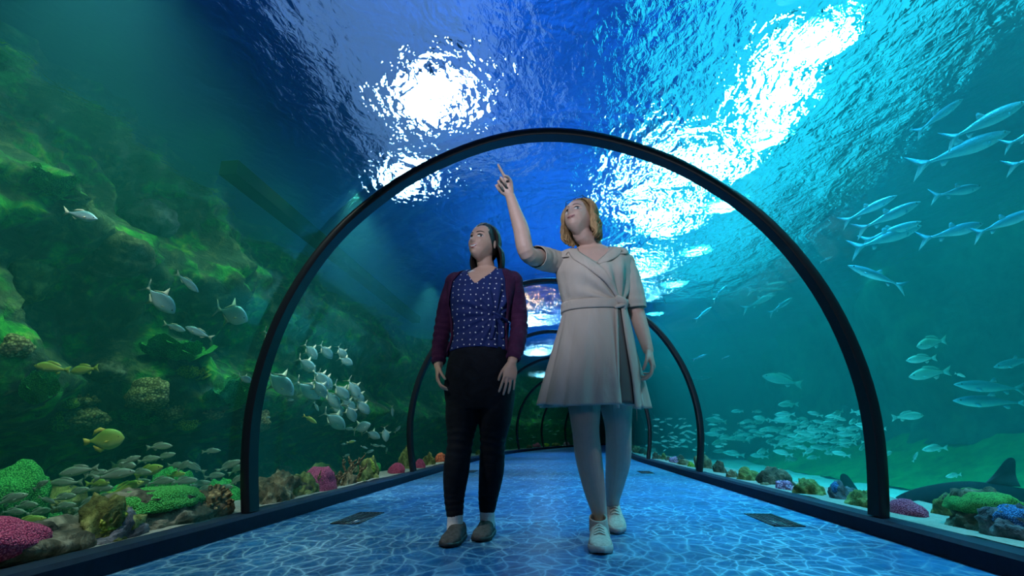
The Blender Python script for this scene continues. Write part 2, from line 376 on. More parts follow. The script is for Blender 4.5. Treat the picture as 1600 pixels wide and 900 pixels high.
# ================================================================ PEOPLE
def catmull(P, n):
    P = np.array(P, float); m = len(P)
    if m < 3:
        t = np.linspace(0, m - 1, n); return np.array([P[int(min(a, m - 2))] * (1 - (a - int(min(a, m - 2)))) + P[int(min(a, m - 2)) + 1] * (a - int(min(a, m - 2))) for a in t])
    E = np.vstack([2 * P[0] - P[1], P, 2 * P[-1] - P[-2]]); out = []
    for a in np.linspace(0, m - 1, n):
        i = int(min(a, m - 2)); t = a - i; p0, p1, p2, p3 = E[i:i + 4]
        out.append(0.5 * ((2 * p1) + (-p0 + p2) * t + (2 * p0 - 5 * p1 + 4 * p2 - p3) * t * t + (-p0 + 3 * p1 - 3 * p2 + p3) * t ** 3))
    return np.array(out)
class Mesh:
    def __init__(s): s.v = []; s.f = []; s.mi = []
    def add(s, v, f, mi=0):
        o = len(s.v); s.v += [tuple(map(float, p)) for p in v]; s.f += [tuple(i + o for i in q) for q in f]; s.mi += [mi] * len(f)
    def tube(s, P, rad, n=24, seg=16, ref=(1, 0, 0), cap=True, round_end=True, mi=0):
        """P: centres; rad: (a, b) per point, a along ref, b across"""
        rad = [(r, r) if np.isscalar(r) else r for r in rad]
        Q = catmull(np.hstack([np.array(P, float), np.array(rad, float)]), n)
        C, A, B = Q[:, :3], np.maximum(Q[:, 3], 1e-4), np.maximum(Q[:, 4], 1e-4)
        if round_end:      # hemispherical ends
            t0 = C[0] - C[1]; t0 /= np.linalg.norm(t0); t1 = C[-1] - C[-2]; t1 /= np.linalg.norm(t1)
            hs = [math.sin(R(a)) for a in (25, 50, 70, 85)]; cs = [math.cos(R(a)) for a in (25, 50, 70, 85)]
            m0 = min(A[0], B[0]); m1 = min(A[-1], B[-1])
            C = np.vstack([[C[0] + t0 * m0 * h for h in hs[::-1]], C, [C[-1] + t1 * m1 * h for h in hs]])
            A = np.r_[[A[0] * c for c in cs[::-1]], A, [A[-1] * c for c in cs]]; B = np.r_[[B[0] * c for c in cs[::-1]], B, [B[-1] * c for c in cs]]
        T = np.gradient(C, axis=0); T /= np.linalg.norm(T, axis=1)[:, None]
        ref = np.array(ref, float); v = []
        for c, a, b, t in zip(C, A, B, T):
            x = ref - t * (ref @ t); x /= np.linalg.norm(x); y = np.cross(t, x)
            for k in range(seg):
                th = 2 * math.pi * k / seg; v.append(c + x * a * math.cos(th) + y * b * math.sin(th))
        f = []; m = len(C)
        for i in range(m - 1):
            for k in range(seg):
                p = i * seg + k; q = i * seg + (k + 1) % seg; f.append((p, q, q + seg, p + seg))
        if cap: f.append(tuple(range(seg))[::-1]); f.append(tuple(range((m - 1) * seg, m * seg)))
        s.add(v, f, mi)
    def ball(s, c, r, M3=None, n=16, m=12, mi=0):
        r = (r, r, r) if np.isscalar(r) else r; v = []; f = []
        M3 = np.eye(3) if M3 is None else np.array(M3)
        for i in range(1, m):
            ph = math.pi * i / m
            for k in range(n):
                th = 2 * math.pi * k / n
                v.append(np.array(c) + M3 @ np.array([r[0] * math.sin(ph) * math.cos(th), r[1] * math.sin(ph) * math.sin(th), r[2] * math.cos(ph)]))
        v += [np.array(c) + M3 @ np.array([0, 0, r[2]]), np.array(c) - M3 @ np.array([0, 0, r[2]])]; N = len(v)
        for i in range(m - 2):
            for k in range(n):
                p = i * n + k; q = i * n + (k + 1) % n; f.append((p, p + n, q + n, q))
        for k in range(n):
            f.append((N - 2, k, (k + 1) % n)); f.append((N - 1, (m - 2) * n + (k + 1) % n, (m - 2) * n + k))
        s.add(v, f, mi)
    def grid(s, rows, mi=0, close=False):
        n = len(rows[0]); v = [p for r in rows for p in r]; f = []
        for i in range(len(rows) - 1):
            for j in range(n if close else n - 1):
                a = i * n + j; b = i * n + (j + 1) % n; f.append((a, b, b + n, a + n))
        s.add(v, f, mi)
    def build(s, name, mats, parent=None, origin=(0, 0, 0), remesh=None, smooth_it=0, solid=None, subsurf=0):
        v = np.array(s.v) - np.array(origin)
        o = from_py(name, v, s.f, mats, parent)
        if any(s.mi): o.data.polygons.foreach_set('material_index', s.mi)
        bm = bmesh.new(); bm.from_mesh(o.data); bmesh.ops.recalc_face_normals(bm, faces=bm.faces); bm.to_mesh(o.data); bm.free()
        if remesh:
            m = o.modifiers.new('r', 'REMESH'); m.mode = 'VOXEL'; m.voxel_size = remesh; m.use_smooth_shade = True
        if smooth_it:
            m = o.modifiers.new('s', 'SMOOTH'); m.factor = 0.5; m.iterations = smooth_it
        if solid:
            m = o.modifiers.new('t', 'SOLIDIFY'); m.thickness = solid; m.offset = 0
        if subsurf:
            m = o.modifiers.new('u', 'SUBSURF'); m.levels = m.render_levels = subsurf
        return o
def g(x, s): return math.exp(-(x / s) ** 2)

class Trunk:
    """torso cross-sections measured as left/right outline per picture row, at distance Y0"""
    def __init__(s, Y0, rows, bust=None, n_exp=2.3):
        s.Y0 = Y0; s.rows = np.array(rows, float); s.bust = bust; s.e = 2.0 / n_exp
    def at(s, py):
        r = s.rows; return [float(np.interp(py, r[:, 0], r[:, k])) for k in range(1, r.shape[1])]
    def pos(s, py, th, off=0.0, grow=1.0):
        q = s.at(py); xl, xr, b = q[:3]; dy = q[3] if len(q) > 3 else 0.0
        L = np.array(at_y(xl, py, s.Y0 + dy)); Rr = np.array(at_y(xr, py, s.Y0 + dy)); c = (L + Rr) / 2; a = (Rr[0] - L[0]) / 2
        ct, st = math.cos(th), math.sin(th)
        x = np.sign(ct) * abs(ct) ** s.e; y = np.sign(st) * abs(st) ** s.e
        bb = b * grow
        p = c + np.array([x * (a * grow + off), -y * (bb + off), 0.0])
        if s.bust and st > 0:
            for bx, by, sx, sy, amp in s.bust:
                px = xl + (xr - xl) * (x + 1) / 2
                p[1] -= amp * g(px - bx, sx) * g(py - by, sy) * st
        return p
    def px(s, px, py, off=0.0):
        q = s.at(py); xl, xr = q[:2]; x = max(-0.999, min(0.999, 2 * (px - xl) / (xr - xl) - 1))
        ct = math.copysign(abs(x) ** (1 / s.e), x); return s.pos(py, math.acos(ct), off)
    def shell(s, top, bot, n=72, m=26, off=0.0, th0=0.0, th1=2 * math.pi, fold=None):
        """rows of points from the bottom line to the top line; top/bot are functions of the angle giving picture rows"""
        full = abs(th1 - th0 - 2 * math.pi) < 1e-6
        ths = np.linspace(th0, th1, n, endpoint=not full); rows = []
        for i in range(m + 1):
            t = i / m; row = []
            for th in ths:
                py = bot(th) * (1 - t) + top(th) * t; o = off + (fold(th, py) if fold else 0.0)
                row.append(s.pos(py, th, o))
            rows.append(row)
        return rows, full

# ---------------------------------------------------------------- head
AX, BY, CZ = 0.074, 0.094, 0.118
def jaw(z):
    w = 1.0
    if z < -0.01: w -= 0.42 * min(1, (-z - 0.01) / 0.105) ** 1.5
    return w
def front_y(x, z, fs=1.0):
    ax = AX * jaw(z); q = 1 - abs(x / ax) ** 2.3 - abs(z / CZ) ** (2.6 if z > 0 else 4.2)
    y = BY * max(q, 0.0) ** 0.5 if q > 0 else 0.0
    k = 1.0 if q > 0.12 else max(q, 0) / 0.12
    d = 0.0
    d += 0.024 * g(x, .0115) * g(z + .030, .012) + 0.012 * g(x, .009) * g(z + .010, .020) + 0.006 * g(abs(x) - .013, .007) * g(z + .034, .008)
    d -= 0.012 * g(abs(x) - .031, .017) * g(z - .004, .011)
    d += 0.005 * g(abs(x) - .030, .024) * g(z - .024, .009)
    d += 0.007 * g(abs(x) - .040, .020) * g(z + .026, .020)
    d += 0.006 * g(x, .022) * g(z + .056, .0065) + 0.006 * g(x, .018) * g(z + .070, .007) - 0.003 * g(x, .022) * g(z + .063, .003)
    d += 0.012 * g(x, .020) * g(z + .098, .014) - 0.004 * g(abs(x) - .032, .010) * g(z + .060, .012)
    return y + d * k
def head_verts(n=110, m=90):
    v = []
    for i in range(1, m):
        ph = math.pi * i / m
        for k in range(n):
            th = 2 * math.pi * k / n
            z = CZ * math.cos(ph) ** 1 if True else 0
            sx = math.sin(ph) ** 0.85
            x = AX * jaw(z) * sx * math.cos(th); s = math.sin(th)
            if s >= 0:
                y = front_y(x, z)
                y = min(y, BY * 1.4) if s > 0.02 else 0.0
                yb = BY * sx * s
                w = min(1, s / 0.35); y = yb * (1 - w) + y * w
            else:
                y = BY * 1.10 * sx * s * (1.0 if z > -.03 else max(0.35, 1 - (-z - .03) / .12))
            v.append((x, y, z))
    v += [(0, 0, CZ), (0, 0.02, -CZ)]; N = len(v); f = []
    for i in range(m - 2):
        for k in range(n):
            p = i * n + k; q = i * n + (k + 1) % n; f.append((p, p + n, q + n, q))
    for k in range(n):
        f.append((N - 2, k, (k + 1) % n)); f.append((N - 1, (m - 2) * n + (k + 1) % n, (m - 2) * n + k))
    return v, f
HV, HF = head_verts()
class Head:
    def __init__(s, c, fwd, roll=0.0, scale=1.0):
        f = np.array(fwd, float); f /= np.linalg.norm(f); u = np.array([0, 0, 1.0]); x = np.cross(f, u); x /= np.linalg.norm(x); u = np.cross(x, f)
        cr, sr = math.cos(roll), math.sin(roll); x, u = x * cr + u * sr, -x * sr + u * cr
        s.c = np.array(c, float); s.x, s.f, s.u, s.k = x, f, u, scale
    def w(s, p): return s.c + s.k * (s.x * p[0] + s.f * p[1] + s.u * p[2])
    def M3(s): return np.c_[s.x, s.f, s.u]
    def face(s, x, z, off=0.0015): return s.w((x, front_y(x, z) + off, z))
    def add_to(s, M):
        M.add([s.w(p) for p in HV], HF)
        for sg in (-1, 1):    # ears
            M.ball(s.w((sg * 0.074, -0.006, -0.012)), (0.008 * s.k, 0.015 * s.k, 0.026 * s.k), s.M3() @ np.array([[1, 0, 0], [0, 1, .25], [0, -.25, 1]]), 14, 10)
    def patch(s, M, outline_top, outline_bot, xs, off, mi=0, rows=5):
        """patch on the face between two curves z(x)"""
        R_ = []
        for i in range(rows):
            t = i / (rows - 1); R_.append([s.face(x, outline_bot(x) * (1 - t) + outline_top(x) * t, off) for x in xs])
        M.grid(R_, mi)
def face_features(H, root, skin_lip, brow, eye_w, iris, lash, teeth=None, smile=0.004, tag_pre=''):
    for sg in (-1, 1):
        xs = [sg * (0.0145 + 0.033 * i / 14) for i in range(15)]
        u = lambda x: max(0.0, 1 - ((abs(x) - 0.031) / 0.0165) ** 2)
        M_ = Mesh(); H.patch(M_, lambda x: 0.003 + 0.0085 * u(x) ** .7 + 0.05 * (abs(x) - .031), lambda x: 0.003 - 0.0045 * u(x) ** .8 + 0.05 * (abs(x) - .031), xs, 0.0022)
        e = M_.build('eye', eye_w, root, root.location)
        M_ = Mesh(); ci = (sg * 0.031 - 0.003, 0.0048)
        pts = [[H.face(ci[0] + r * math.cos(a), ci[1] + r * 0.95 * math.sin(a), 0.0030) for a in np.linspace(0, 2 * math.pi, 18)[:-1]] for r in (0.0001, 0.0035, 0.0060)]
        M_.grid(pts, 0, True); i_ = M_.build('iris', iris, root, root.location); i_.parent = e; i_.matrix_parent_inverse = Matrix.Identity(4)
        M_ = Mesh(); H.patch(M_, lambda x: 0.0060 + 0.0092 * u(x) ** .7 + 0.05 * (abs(x) - .031), lambda x: 0.003 + 0.0076 * u(x) ** .7 + 0.05 * (abs(x) - .031), xs, 0.0034)
        M_.build('eyelash', lash, root, root.location)
        xs = [sg * (0.012 + 0.040 * i / 12) for i in range(13)]
        bz = lambda x: 0.024 + 0.006 * math.sin(min(1, max(0, (abs(x) - .012) / .040)) * 2.3)
        M_ = Mesh(); H.patch(M_, lambda x: bz(x) + 0.0032 * min(1, (.054 - abs(x)) / .02), lambda x: bz(x) - 0.0026 * min(1, (.054 - abs(x)) / .02), xs, 0.0022); M_.build('eyebrow', brow, root, root.location)
    xs = list(np.linspace(-0.0235, 0.0235, 25)); cv = lambda x: smile * (x / .026) ** 2 * 2.2
    t = lambda x: max(0.0, 1 - (x / 0.0237) ** 2)
    op = 0.0075 if teeth else 0.0006
    M_ = Mesh()
    H.patch(M_, lambda x: -0.0565 + cv(x) + 0.0026 * t(x) ** .6 - 0.0014 * g(x, .005), lambda x: -0.0615 + cv(x) + op * .5 * t(x), xs, 0.0028)
    H.patch(M_, lambda x: -0.0635 + cv(x) - op * .5 * t(x), lambda x: -0.0655 + cv(x) - 0.0058 * t(x) ** .7 - op * .4 * t(x), xs, 0.0030)
    M_.build('lips', skin_lip, root, root.location)
    M_ = Mesh(); H.patch(M_, lambda x: -0.0605 + cv(x) + op * .5 * t(x), lambda x: -0.0645 + cv(x) - op * .5 * t(x), xs, 0.0016)
    M_.build('teeth' if teeth else 'mouth_line', teeth or lash, root, root.location)

def finger(M, base, d0, bendax, L, r, bends, n=10):
    """finger chain: base point, first direction, bend axis, bone lengths, bends in degrees"""
    p = np.array(base, float); d = np.array(d0, float); d /= np.linalg.norm(d); ax = Vector(bendax).normalized()
    P = [p - d * 0.012, p]
    for l, b in zip(L, bends):
        d = np.array(Matrix.Rotation(R(b), 3, ax) @ Vector(d)); p = p + d * l; P.append(p)
    M.tube(P, [r * 1.02, r, r * .95, r * .9, r * .78][:len(P)], n=12, seg=10, ref=np.array(ax))
def hand(M, wrist, d, side, palm_n, k=1.0, bends=None, thumb=(35, 20, 15), spread=5, wr=(0.0235, 0.019)):
    """palm from wrist along d; side = direction of the thumb; palm_n = palm normal (palm side)"""
    d = np.array(d, float); d /= np.linalg.norm(d); n = np.array(palm_n, float); n -= d * (n @ d); n /= np.linalg.norm(n); s = np.cross(d, n)
    if s @ np.array(side, float) < 0: s = -s
    w = np.array(wrist, float)
    M.tube([w - d * .008, w + d * .012 * k, w + d * .045 * k, w + d * .080 * k], [(wr[0], wr[1]), (wr[0] * 1.02, wr[1] * .95), (.038 * k, .015 * k), (.039 * k, .0125 * k)], n=12, seg=18, ref=s)
    bends = bends or [(14, 22, 14)] * 4
    Ls = [(.040, .025, .020), (.044, .028, .021), (.041, .026, .020), (.032, .020, .018)]
    ax = np.cross(d, n)      # positive rotation bends towards the palm
    for i in range(4):
        o = (0.029 - 0.0193 * i) * k
        base = w + d * (0.083 - (0.0, -.003, 0.001, .008)[i]) * k + s * o
        a = R(spread * (1.5 - i)); d0 = d * math.cos(a) + s * math.sin(a)
        finger(M, base, d0, ax, [l * k for l in Ls[i]], (.0082, .0085, .0080, .0070)[i] * k, bends[i])
    tb = w + d * .022 * k + s * .026 * k + n * .006 * k
    td = d * math.cos(R(thumb[0])) + s * math.sin(R(thumb[0])) + n * .25
    finger(M, tb, td, np.cross(td, d + n * .7), [l * k for l in (.038, .030, .022)], .0095 * k, (0, thumb[1], thumb[2]))

def shoe(root, name, mat, sole_mat, heel, toe, L=0.25, w=0.043, hgt=0.075, pitch=0.0, sole_h=0.018, low=True, laces=None, tongue=None):
    heel = np.array(heel, float); d = np.array(toe, float) - heel; d[2] = 0; d /= np.linalg.norm(d); x = np.array([-d[1], d[0], 0.0]); u = np.array([0, 0, 1.0])
    cp, sp = math.cos(pitch), math.sin(pitch); d2 = d * cp + u * sp; u2 = u * cp - d * sp
    W = lambda a, b, c: heel + d2 * a + x * b + u2 * c
    def sec(t):   # half width, height of the upper, centre shift
        ww = np.interp(t, [0, .08, .25, .5, .72, .88, .97, 1], [.55, .74, .80, .84, 1.0, .86, .50, .18]) * w
        hh = np.interp(t, [0, .08, .25, .42, .55, .75, .9, .97, 1], [hgt * .85, hgt, hgt * .96, hgt * .94, hgt * .78, hgt * .58, hgt * .46, hgt * .34, hgt * .15])
        return ww, hh
    M_ = Mesh(); rows = []
    for t in np.linspace(0, 1, 30):
        ww, hh = sec(t); row = []
        for a in np.linspace(0, math.pi, 19):
            cx, sx = math.cos(a), math.sin(a)
            row.append(W(t * L, ww * np.sign(cx) * abs(cx) ** .75, sole_h + (hh - sole_h) * sx ** .6))
        rows.append(row)
    M_.grid(rows)
    M_.f.append(tuple(range(19))); M_.mi.append(0)
    up = M_.build(name, mat, root, root.location, solid=0.003)
    M_ = Mesh(); rows = []
    for t in np.linspace(-.02, 1.03, 30):
        ww, hh = sec(min(1, max(0, t))); ww += 0.004; lift = sole_h * (0.15 if t < .9 else .15 + (t - .9) * 4)
        z1 = sole_h * (1.15 if low else np.interp(t, [0, .3, .6, 1], [1.7, 1.2, 1.05, 1.25])); z0 = lift * .6 if t > .85 else 0.0
        rows.append([W(t * L, b, c) for b, c in ((-ww, z1), (-ww - .002, z1 * .5), (-ww * .96, z0), (ww * .96, z0), (ww + .002, z1 * .5), (ww, z1))])
    M_.grid(rows, 0, True); n = len(rows[0]); N = len(M_.v); M_.f += [tuple(range(n)), tuple(range(N - n, N))]; M_.mi += [0, 0]
    so = M_.build('sole', sole_mat, root, root.location); so.parent = up
    if laces:
        M_ = Mesh()
        for k in range(4):
            t0 = .40 + .075 * k; ww, hh = sec(t0)
            for sg in (-1, 1):
                M_.tube([W((t0 + .03 * 0) * L, -ww * .5, hh * .93 + .004), W((t0 + .02) * L, 0, hh * 1.0 + .006), W((t0 + .035) * L, ww * .5, hh * .90 + .004)] if sg > 0 else
                        [W((t0 + .035) * L, -ww * .5, hh * .90 + .004), W((t0 + .02) * L, 0, hh * 1.0 + .007), W(t0 * L, ww * .5, hh * .93 + .004)], [.0035] * 3, 8, 6)
        la = M_.build('lace', laces, root, root.location); la.parent = up
    return up, W

# ---------------------------------------------------------------- materials for people
def skin(name, c):
    t = NT(name); n = t.noise(t.coord(), 40, 3)
    b = t.bsdf(t.ramp(n, [(0.3, tuple(x * .93 for x in c)), (0.7, c)]), 0.48, 0, None, 0.4)
    b.inputs['Subsurface Weight'].default_value = 0.0
    return t.m
SK1 = skin('skin_warm', (0.58, 0.36, 0.27)); SK2 = skin('skin_fair', (0.62, 0.40, 0.32))
LIP1 = plain('lips_rose', (0.42, 0.13, 0.13), 0.35); LIP2 = plain('lips_pink', (0.45, 0.19, 0.18), 0.4)
EYE_W = plain('eye_white', (0.75, 0.73, 0.70), 0.2); IRIS = plain('iris_brown', (0.02, 0.010, 0.006), 0.15); IRIS2 = plain('iris_grey', (0.04, 0.06, 0.07), 0.15)
LASH = plain('lash_black', (0.008, 0.006, 0.006), 0.6); BROW1 = plain('brow_dark', (0.02, 0.013, 0.010), 0.8); BROW2 = plain('brow_brown', (0.10, 0.06, 0.035), 0.8)
TEETH = plain('tooth_enamel', (0.80, 0.78, 0.72), 0.25)
def hairmat(name, c0, c1, sc=55):
    t = NT(name); v = t.coord('UV'); n = t.noise(t.mapv(t.coord(), (sc, sc, 6)), 1.0, 4, 0.65)
    t.bsdf(t.ramp(n, [(0.32, c0), (0.68, c1)]), 0.6, 0, t.bump(n, 0.5, 0.01), 0.18); return t.m
HAIR1 = hairmat('hair_black_brown', (0.006, 0.004, 0.004), (0.030, 0.018, 0.013)); HAIR2 = hairmat('hair_blond', (0.20, 0.11, 0.05), (0.58, 0.38, 0.19))
t = NT('navy_dotted_fabric'); uv = t.coord('UV'); v1 = t.n('TexVoronoi', voronoi_dimensions='2D'); t.link(uv, v1.inputs['Vector']); v1.inputs['Scale'].default_value = 1.0; v1.inputs['Randomness'].default_value = 0.35
dot = t.math('LESS_THAN', v1.outputs['Distance'], 0.105); nn = t.noise(t.coord(), 9, 3)
t.bsdf(t.mix(dot, t.ramp(nn, [(0.3, (0.010, 0.020, 0.10)), (0.7, (0.018, 0.034, 0.15))]), (0.70, 0.70, 0.72)), 0.75, 0, t.bump(nn, 0.5, 0.02), 0.2); MAT_TOP = t.m
t = NT('plum_knit'); wv = t.n('TexWave'); t.link(t.coord(), wv.inputs[0]); wv.inputs['Scale'].default_value = 60; wv.inputs['Distortion'].default_value = 3; wv.bands_direction = 'Z'
nn = t.noise(t.coord(), 12, 3)
t.bsdf(t.ramp(nn, [(0.3, (0.040, 0.012, 0.040)), (0.7, (0.075, 0.022, 0.062))]), 0.9, 0, t.bump(t.math('MULTIPLY_ADD', nn, 2.0, t.math('MULTIPLY', wv.outputs[1], 0.25)), 0.6, 0.012), 0.1); MAT_CARDI = t.m
t = NT('black_denim'); nn = t.noise(t.mapv(t.coord(), (1, 1, 1.4)), 12, 3, 0.6, 0.8)
t.bsdf(t.ramp(nn, [(0.3, (0.004, 0.005, 0.008)), (0.7, (0.010, 0.012, 0.018))]), 0.8, 0, t.bump(nn, 0.3, 0.015), 0.15); MAT_JEANS = t.m
t = NT('beige_crepe'); nn = t.noise(t.mapv(t.coord(), (1, 1, 0.35)), 10, 3, 0.5, 0.4); n2 = t.noise(t.coord(), 300, 2)
t.bsdf(t.ramp(nn, [(0.3, (0.50, 0.43, 0.36)), (0.7, (0.62, 0.54, 0.46))]), 0.8, 0, t.bump(t.math('MULTIPLY_ADD', n2, 0.05, nn), 0.45, 0.03), 0.2); MAT_DRESS = t.m
MAT_DLIN = plain('dress_lining', (0.30, 0.25, 0.21), 0.9)
MAT_SOCK = plain('white_sock_knit', (0.72, 0.72, 0.74), 0.95, 0, 0.1, 200, 0.1, 0.4, 0.004)
MAT_SLIP = plain('taupe_suede', (0.085, 0.080, 0.078), 0.85, 0, 0.2, 60, 0.3, 0.4, 0.005); MAT_SOLE = plain('dark_rubber', (0.014, 0.014, 0.016), 0.7)
MAT_SNEAK = plain('beige_sneaker_mesh', (0.55, 0.47, 0.42), 0.75, 0, 0.3, 90, 0.18, 0.4, 0.004); MAT_SNSOLE = plain('grey_white_foam', (0.42, 0.40, 0.40), 0.6); MAT_LACE = plain('pale_lace', (0.62, 0.55, 0.50), 0.8)
MAT_GOLD = plain('pale_gold', (0.75, 0.62, 0.35), 0.25, 1.0); MAT_BUCK = plain('dark_slit_fabric', (0.13, 0.115, 0.105), 0.9)

def uv_dots(o, scale):
    me = o.data; uvl = me.uv_layers.new(name='uv'); co = np.zeros(len(me.vertices) * 3); me.vertices.foreach_get('co', co); co = co.reshape(-1, 3)
    li = np.zeros(len(me.loops), int); me.loops.foreach_get('vertex_index', li)
    c = co[li]; uvl.data.foreach_set('uv', np.c_[c[:, 0] * scale, c[:, 2] * scale].ravel())

def limb_px(Y, pts):   # [(px, py, dy)] -> world
    return [np.array(at_y(a, b, Y + c)) for a, b, c in pts]

# ================================================================ WOMAN IN NAVY TOP
Y1 = 2.50
W1 = empty('person', tuple(at_z(730, 842, 0.0)))
o1 = W1.location
tag(W1, 'woman in dotted navy top, plum cardigan and black trousers, walking and looking up', 'person', 'visitors in the tunnel')
bustA = [(728, 478, 20, 20, .028), (772, 478, 20, 20, .028)]
T1 = Trunk(Y1, [(418, 742, 777, .050, .02), (424, 733, 786, .058, .02), (430, 714, 799, .070, .015), (440, 706, 805, .085, .01), (460, 706, 800, .100, 0), (480, 708, 794, .105, 0), (505, 712, 788, .100, 0),
                (525, 713, 787, .100, 0), (548, 707, 792, .112, 0), (575, 701, 799, .120, .01), (605, 697, 802, .122, .02), (625, 699, 801, .116, .02), (648, 706, 797, .10, .02)], bustA)
B = Mesh()
H1 = Head(at_y(756, 381, 2.49), (-0.40, -0.88, 0.15), roll=0.08, scale=0.98)
H1.add_to(B)
nk = np.array(at_y(760, 426, 2.53)); B.tube([H1.w((0, -.028, -.02)), H1.w((0, -.030, -.085)), nk + (0, .0, .02), nk + (0, 0.01, -.05)], [.048, .046, .050, .072], 20, 24)
rows, _ = T1.shell(lambda a: 419, lambda a: 628, 48, 40, -0.010); B.grid(rows, 0, True)
n_ = len(rows[0]); k0 = len(B.v) - n_ * len(rows); B.f += [tuple(range(k0, k0 + n_)), tuple(range(len(B.v) - n_, len(B.v)))]; B.mi += [0, 0]
# legs
L1a = limb_px(Y1, [(727, 615, .02), (722, 655, .0), (719, 690, -.03), (713, 735, -.05), (710, 775, -.05), (711, 808, -.06), (711, 826, -.06)])
L1b = limb_px(Y1, [(775, 615, .02), (773, 655, .01), (770, 690, .02), (768, 735, .05), (763, 775, .06), (761, 800, .06), (762, 818, .06)])
lr = [(.096, .10), (.080, .088), (.059, .066), (.058, .066), (.045, .050), (.033, .038), (.034, .042)]
B.tube(L1a, lr, 40, 24); B.tube(L1b, lr, 40, 24)
# arms and hands
A1a = limb_px(Y1, [(712, 442, .01), (700, 475, .03), (692, 512, .04), (687, 545, .01), (685, 572, -.03)])
A1b = limb_px(Y1, [(800, 440, .01), (807, 472, .03), (811, 508, .03), (807, 540, -.05), (800, 566, -.12)])
ar = [(.046, .046), (.042, .045), (.036, .038), (.032, .032), (.024, .020)]
B.tube(A1a, ar, 30, 20); B.tube(A1b, ar, 30, 20)
hand(B, A1a[-1], (0.08, -.25, -1), (0.3, -1, -.2), (1, .25, 0), 0.92, [(20, 25, 15), (24, 30, 18), (28, 32, 18), (30, 34, 18)], (30, 18, 12))
hand(B, A1b[-1], (-0.16, -.10, -1), (-0.9, -.5, 0), (-.35, 1, -.2), 0.92, [(4, 12, 8), (6, 14, 8), (8, 16, 10), (12, 18, 10)], (26, 16, 12))
W1body = B.build('body', SK1, W1, o1, remesh=0.0034, smooth_it=3)
face_features(H1, W1, LIP1, BROW1, EYE_W, IRIS, LASH, TEETH, 0.006)
# top: navy with white dots, V neck, wrap gathers to a side tie
def vtop(th):
    x = math.cos(th)
    if math.sin(th) > 0:
        q = T1.at(440); px = q[0] + (q[1] - q[0]) * (np.sign(x) * abs(x) ** T1.e + 1) / 2
        left, right = 729, 781
        if left < px < right: return 426 + 26 * max(0, 1 - abs(px - 750) / (22 if px < 750 else 31))
    return 426
def gathers(th, py):
    if math.sin(th) <= 0: return 0
    q = T1.at(py); x = math.cos(th); px = q[0] + (q[1] - q[0]) * (np.sign(x) * abs(x) ** T1.e + 1) / 2
    a = math.atan2(py - 500, px - 778); r = math.hypot(py - 500, px - 778)
    return 0.009 * math.sin(a * 16) * g(r - 26, 30) * min(1, r / 10)
rows, full = T1.shell(vtop, lambda a: 549 + 1.5 * math.sin(3 * a), 132, 44, 0.009, fold=gathers)
M_ = Mesh(); M_.grid(rows, 0, True); top = M_.build('wrap_top', MAT_TOP, W1, o1, solid=0.004); uv_dots(top, 30)
M_ = Mesh()      # tie knot and two tails at her side
for (x0, y0, x1, y1, x2, y2, w) in ((776, 500, 786, 506, 788, 512, .012), (775, 501, 781, 515, 783, 532, .012), (774, 501, 772, 517, 770, 536, .011), (772, 498, 779, 503, 777, 504, .016)):
    M_.tube([T1.px(x0, y0, .020), T1.px(x1, y1, .026), T1.px(x2, y2, .020)], [(w * .7, .005), (w, .006), (w * .9, .004)], 10, 10)
tie = M_.build('waist_tie', MAT_TOP, W1, o1); tie.parent = top; uv_dots(tie, 30)
# trousers
M_ = Mesh(); rows, _ = T1.shell(lambda a: 546, lambda a: 640, 60, 24, 0.008); M_.grid(rows, 0, True); n_ = len(rows[0]); M_.f += [tuple(range(n_)), tuple(range(len(M_.v) - n_, len(M_.v)))]; M_.mi += [0, 0]
def creased(L, r, ph):
    Q = catmull(np.hstack([np.array(L[:6]), np.array(r[:6])]), 60); Q[-1, 2] -= 0
    for i in range(60):
        k = 0.0022 * math.sin(i * 1.9 + ph) * (g(i - 24, 7) * 1.4 + g(i - 52, 8)); Q[i, 3:] += 0.005 + k
    return Q
for L, r, ph in ((L1a, lr, 0), (L1b, lr, 2)):
    Q = creased(L, r, ph); M_.tube(Q[:, :3], [tuple(q) for q in Q[:, 3:]], 90, 28, round_end=False)
tr1 = M_.build('trousers', MAT_JEANS, W1, o1, remesh=0.005, smooth_it=3)
# cardigan: open front, two sleeves
def fr_open(th): return 0
M_ = Mesh()
a0, a1 = math.pi * 0.90, math.pi * 2.10    # open at the front
rows, _ = T1.shell(lambda a: 424, lambda a: 556, 80, 34, 0.020, a0, a1, fold=lambda a, p: 0.003 * math.sin(a * 9 + p * .02)); M_.grid(rows)
for sgn, (xs0, xs1) in ((-1, ((727, 713), (708, 724))), (1, ((784, 797), (795, 782)))):
    pts = []
    for i in range(28):    # front edges hanging from the shoulder
        t = i / 27; py = 426 + t * 126
        inner = (np.interp(py, [426, 445, 480, 520, 552], [731, 716, 710, 713, 709]) if sgn < 0 else np.interp(py, [426, 445, 480, 520, 552], [783, 789, 790, 785, 788]))
        q = T1.at(py); outer = q[0] + .5 if sgn < 0 else q[1] - .5
        pts.append([T1.px(inner + (outer - inner) * s, py, .020 + .004 * math.sin(3 * s)) for s in np.linspace(0, 1, 8)])
    M_.grid(pts)
card = M_.build('cardigan', MAT_CARDI, W1, o1, solid=0.006)
for L in (A1a, A1b):
    M_ = Mesh(); Q = catmull(np.hstack([np.array(L), np.array(ar)]), 60)
    for i in range(60): Q[i, 3:] += 0.011 + 0.0028 * math.sin(i * 1.3) * (g(i - 32, 12) + g(i - 56, 6))
    Q[-3:, 3:] -= 0.003
    P = Q[:58]; M_.tube(P[:, :3], [tuple(q) for q in P[:, 3:]], 70, 24, round_end=False, cap=False)
    M_.ball(P[0, :3], (P[0, 3] + .004,) * 3); sl = M_.build('sleeve', MAT_CARDI, W1, o1); sl.parent = card
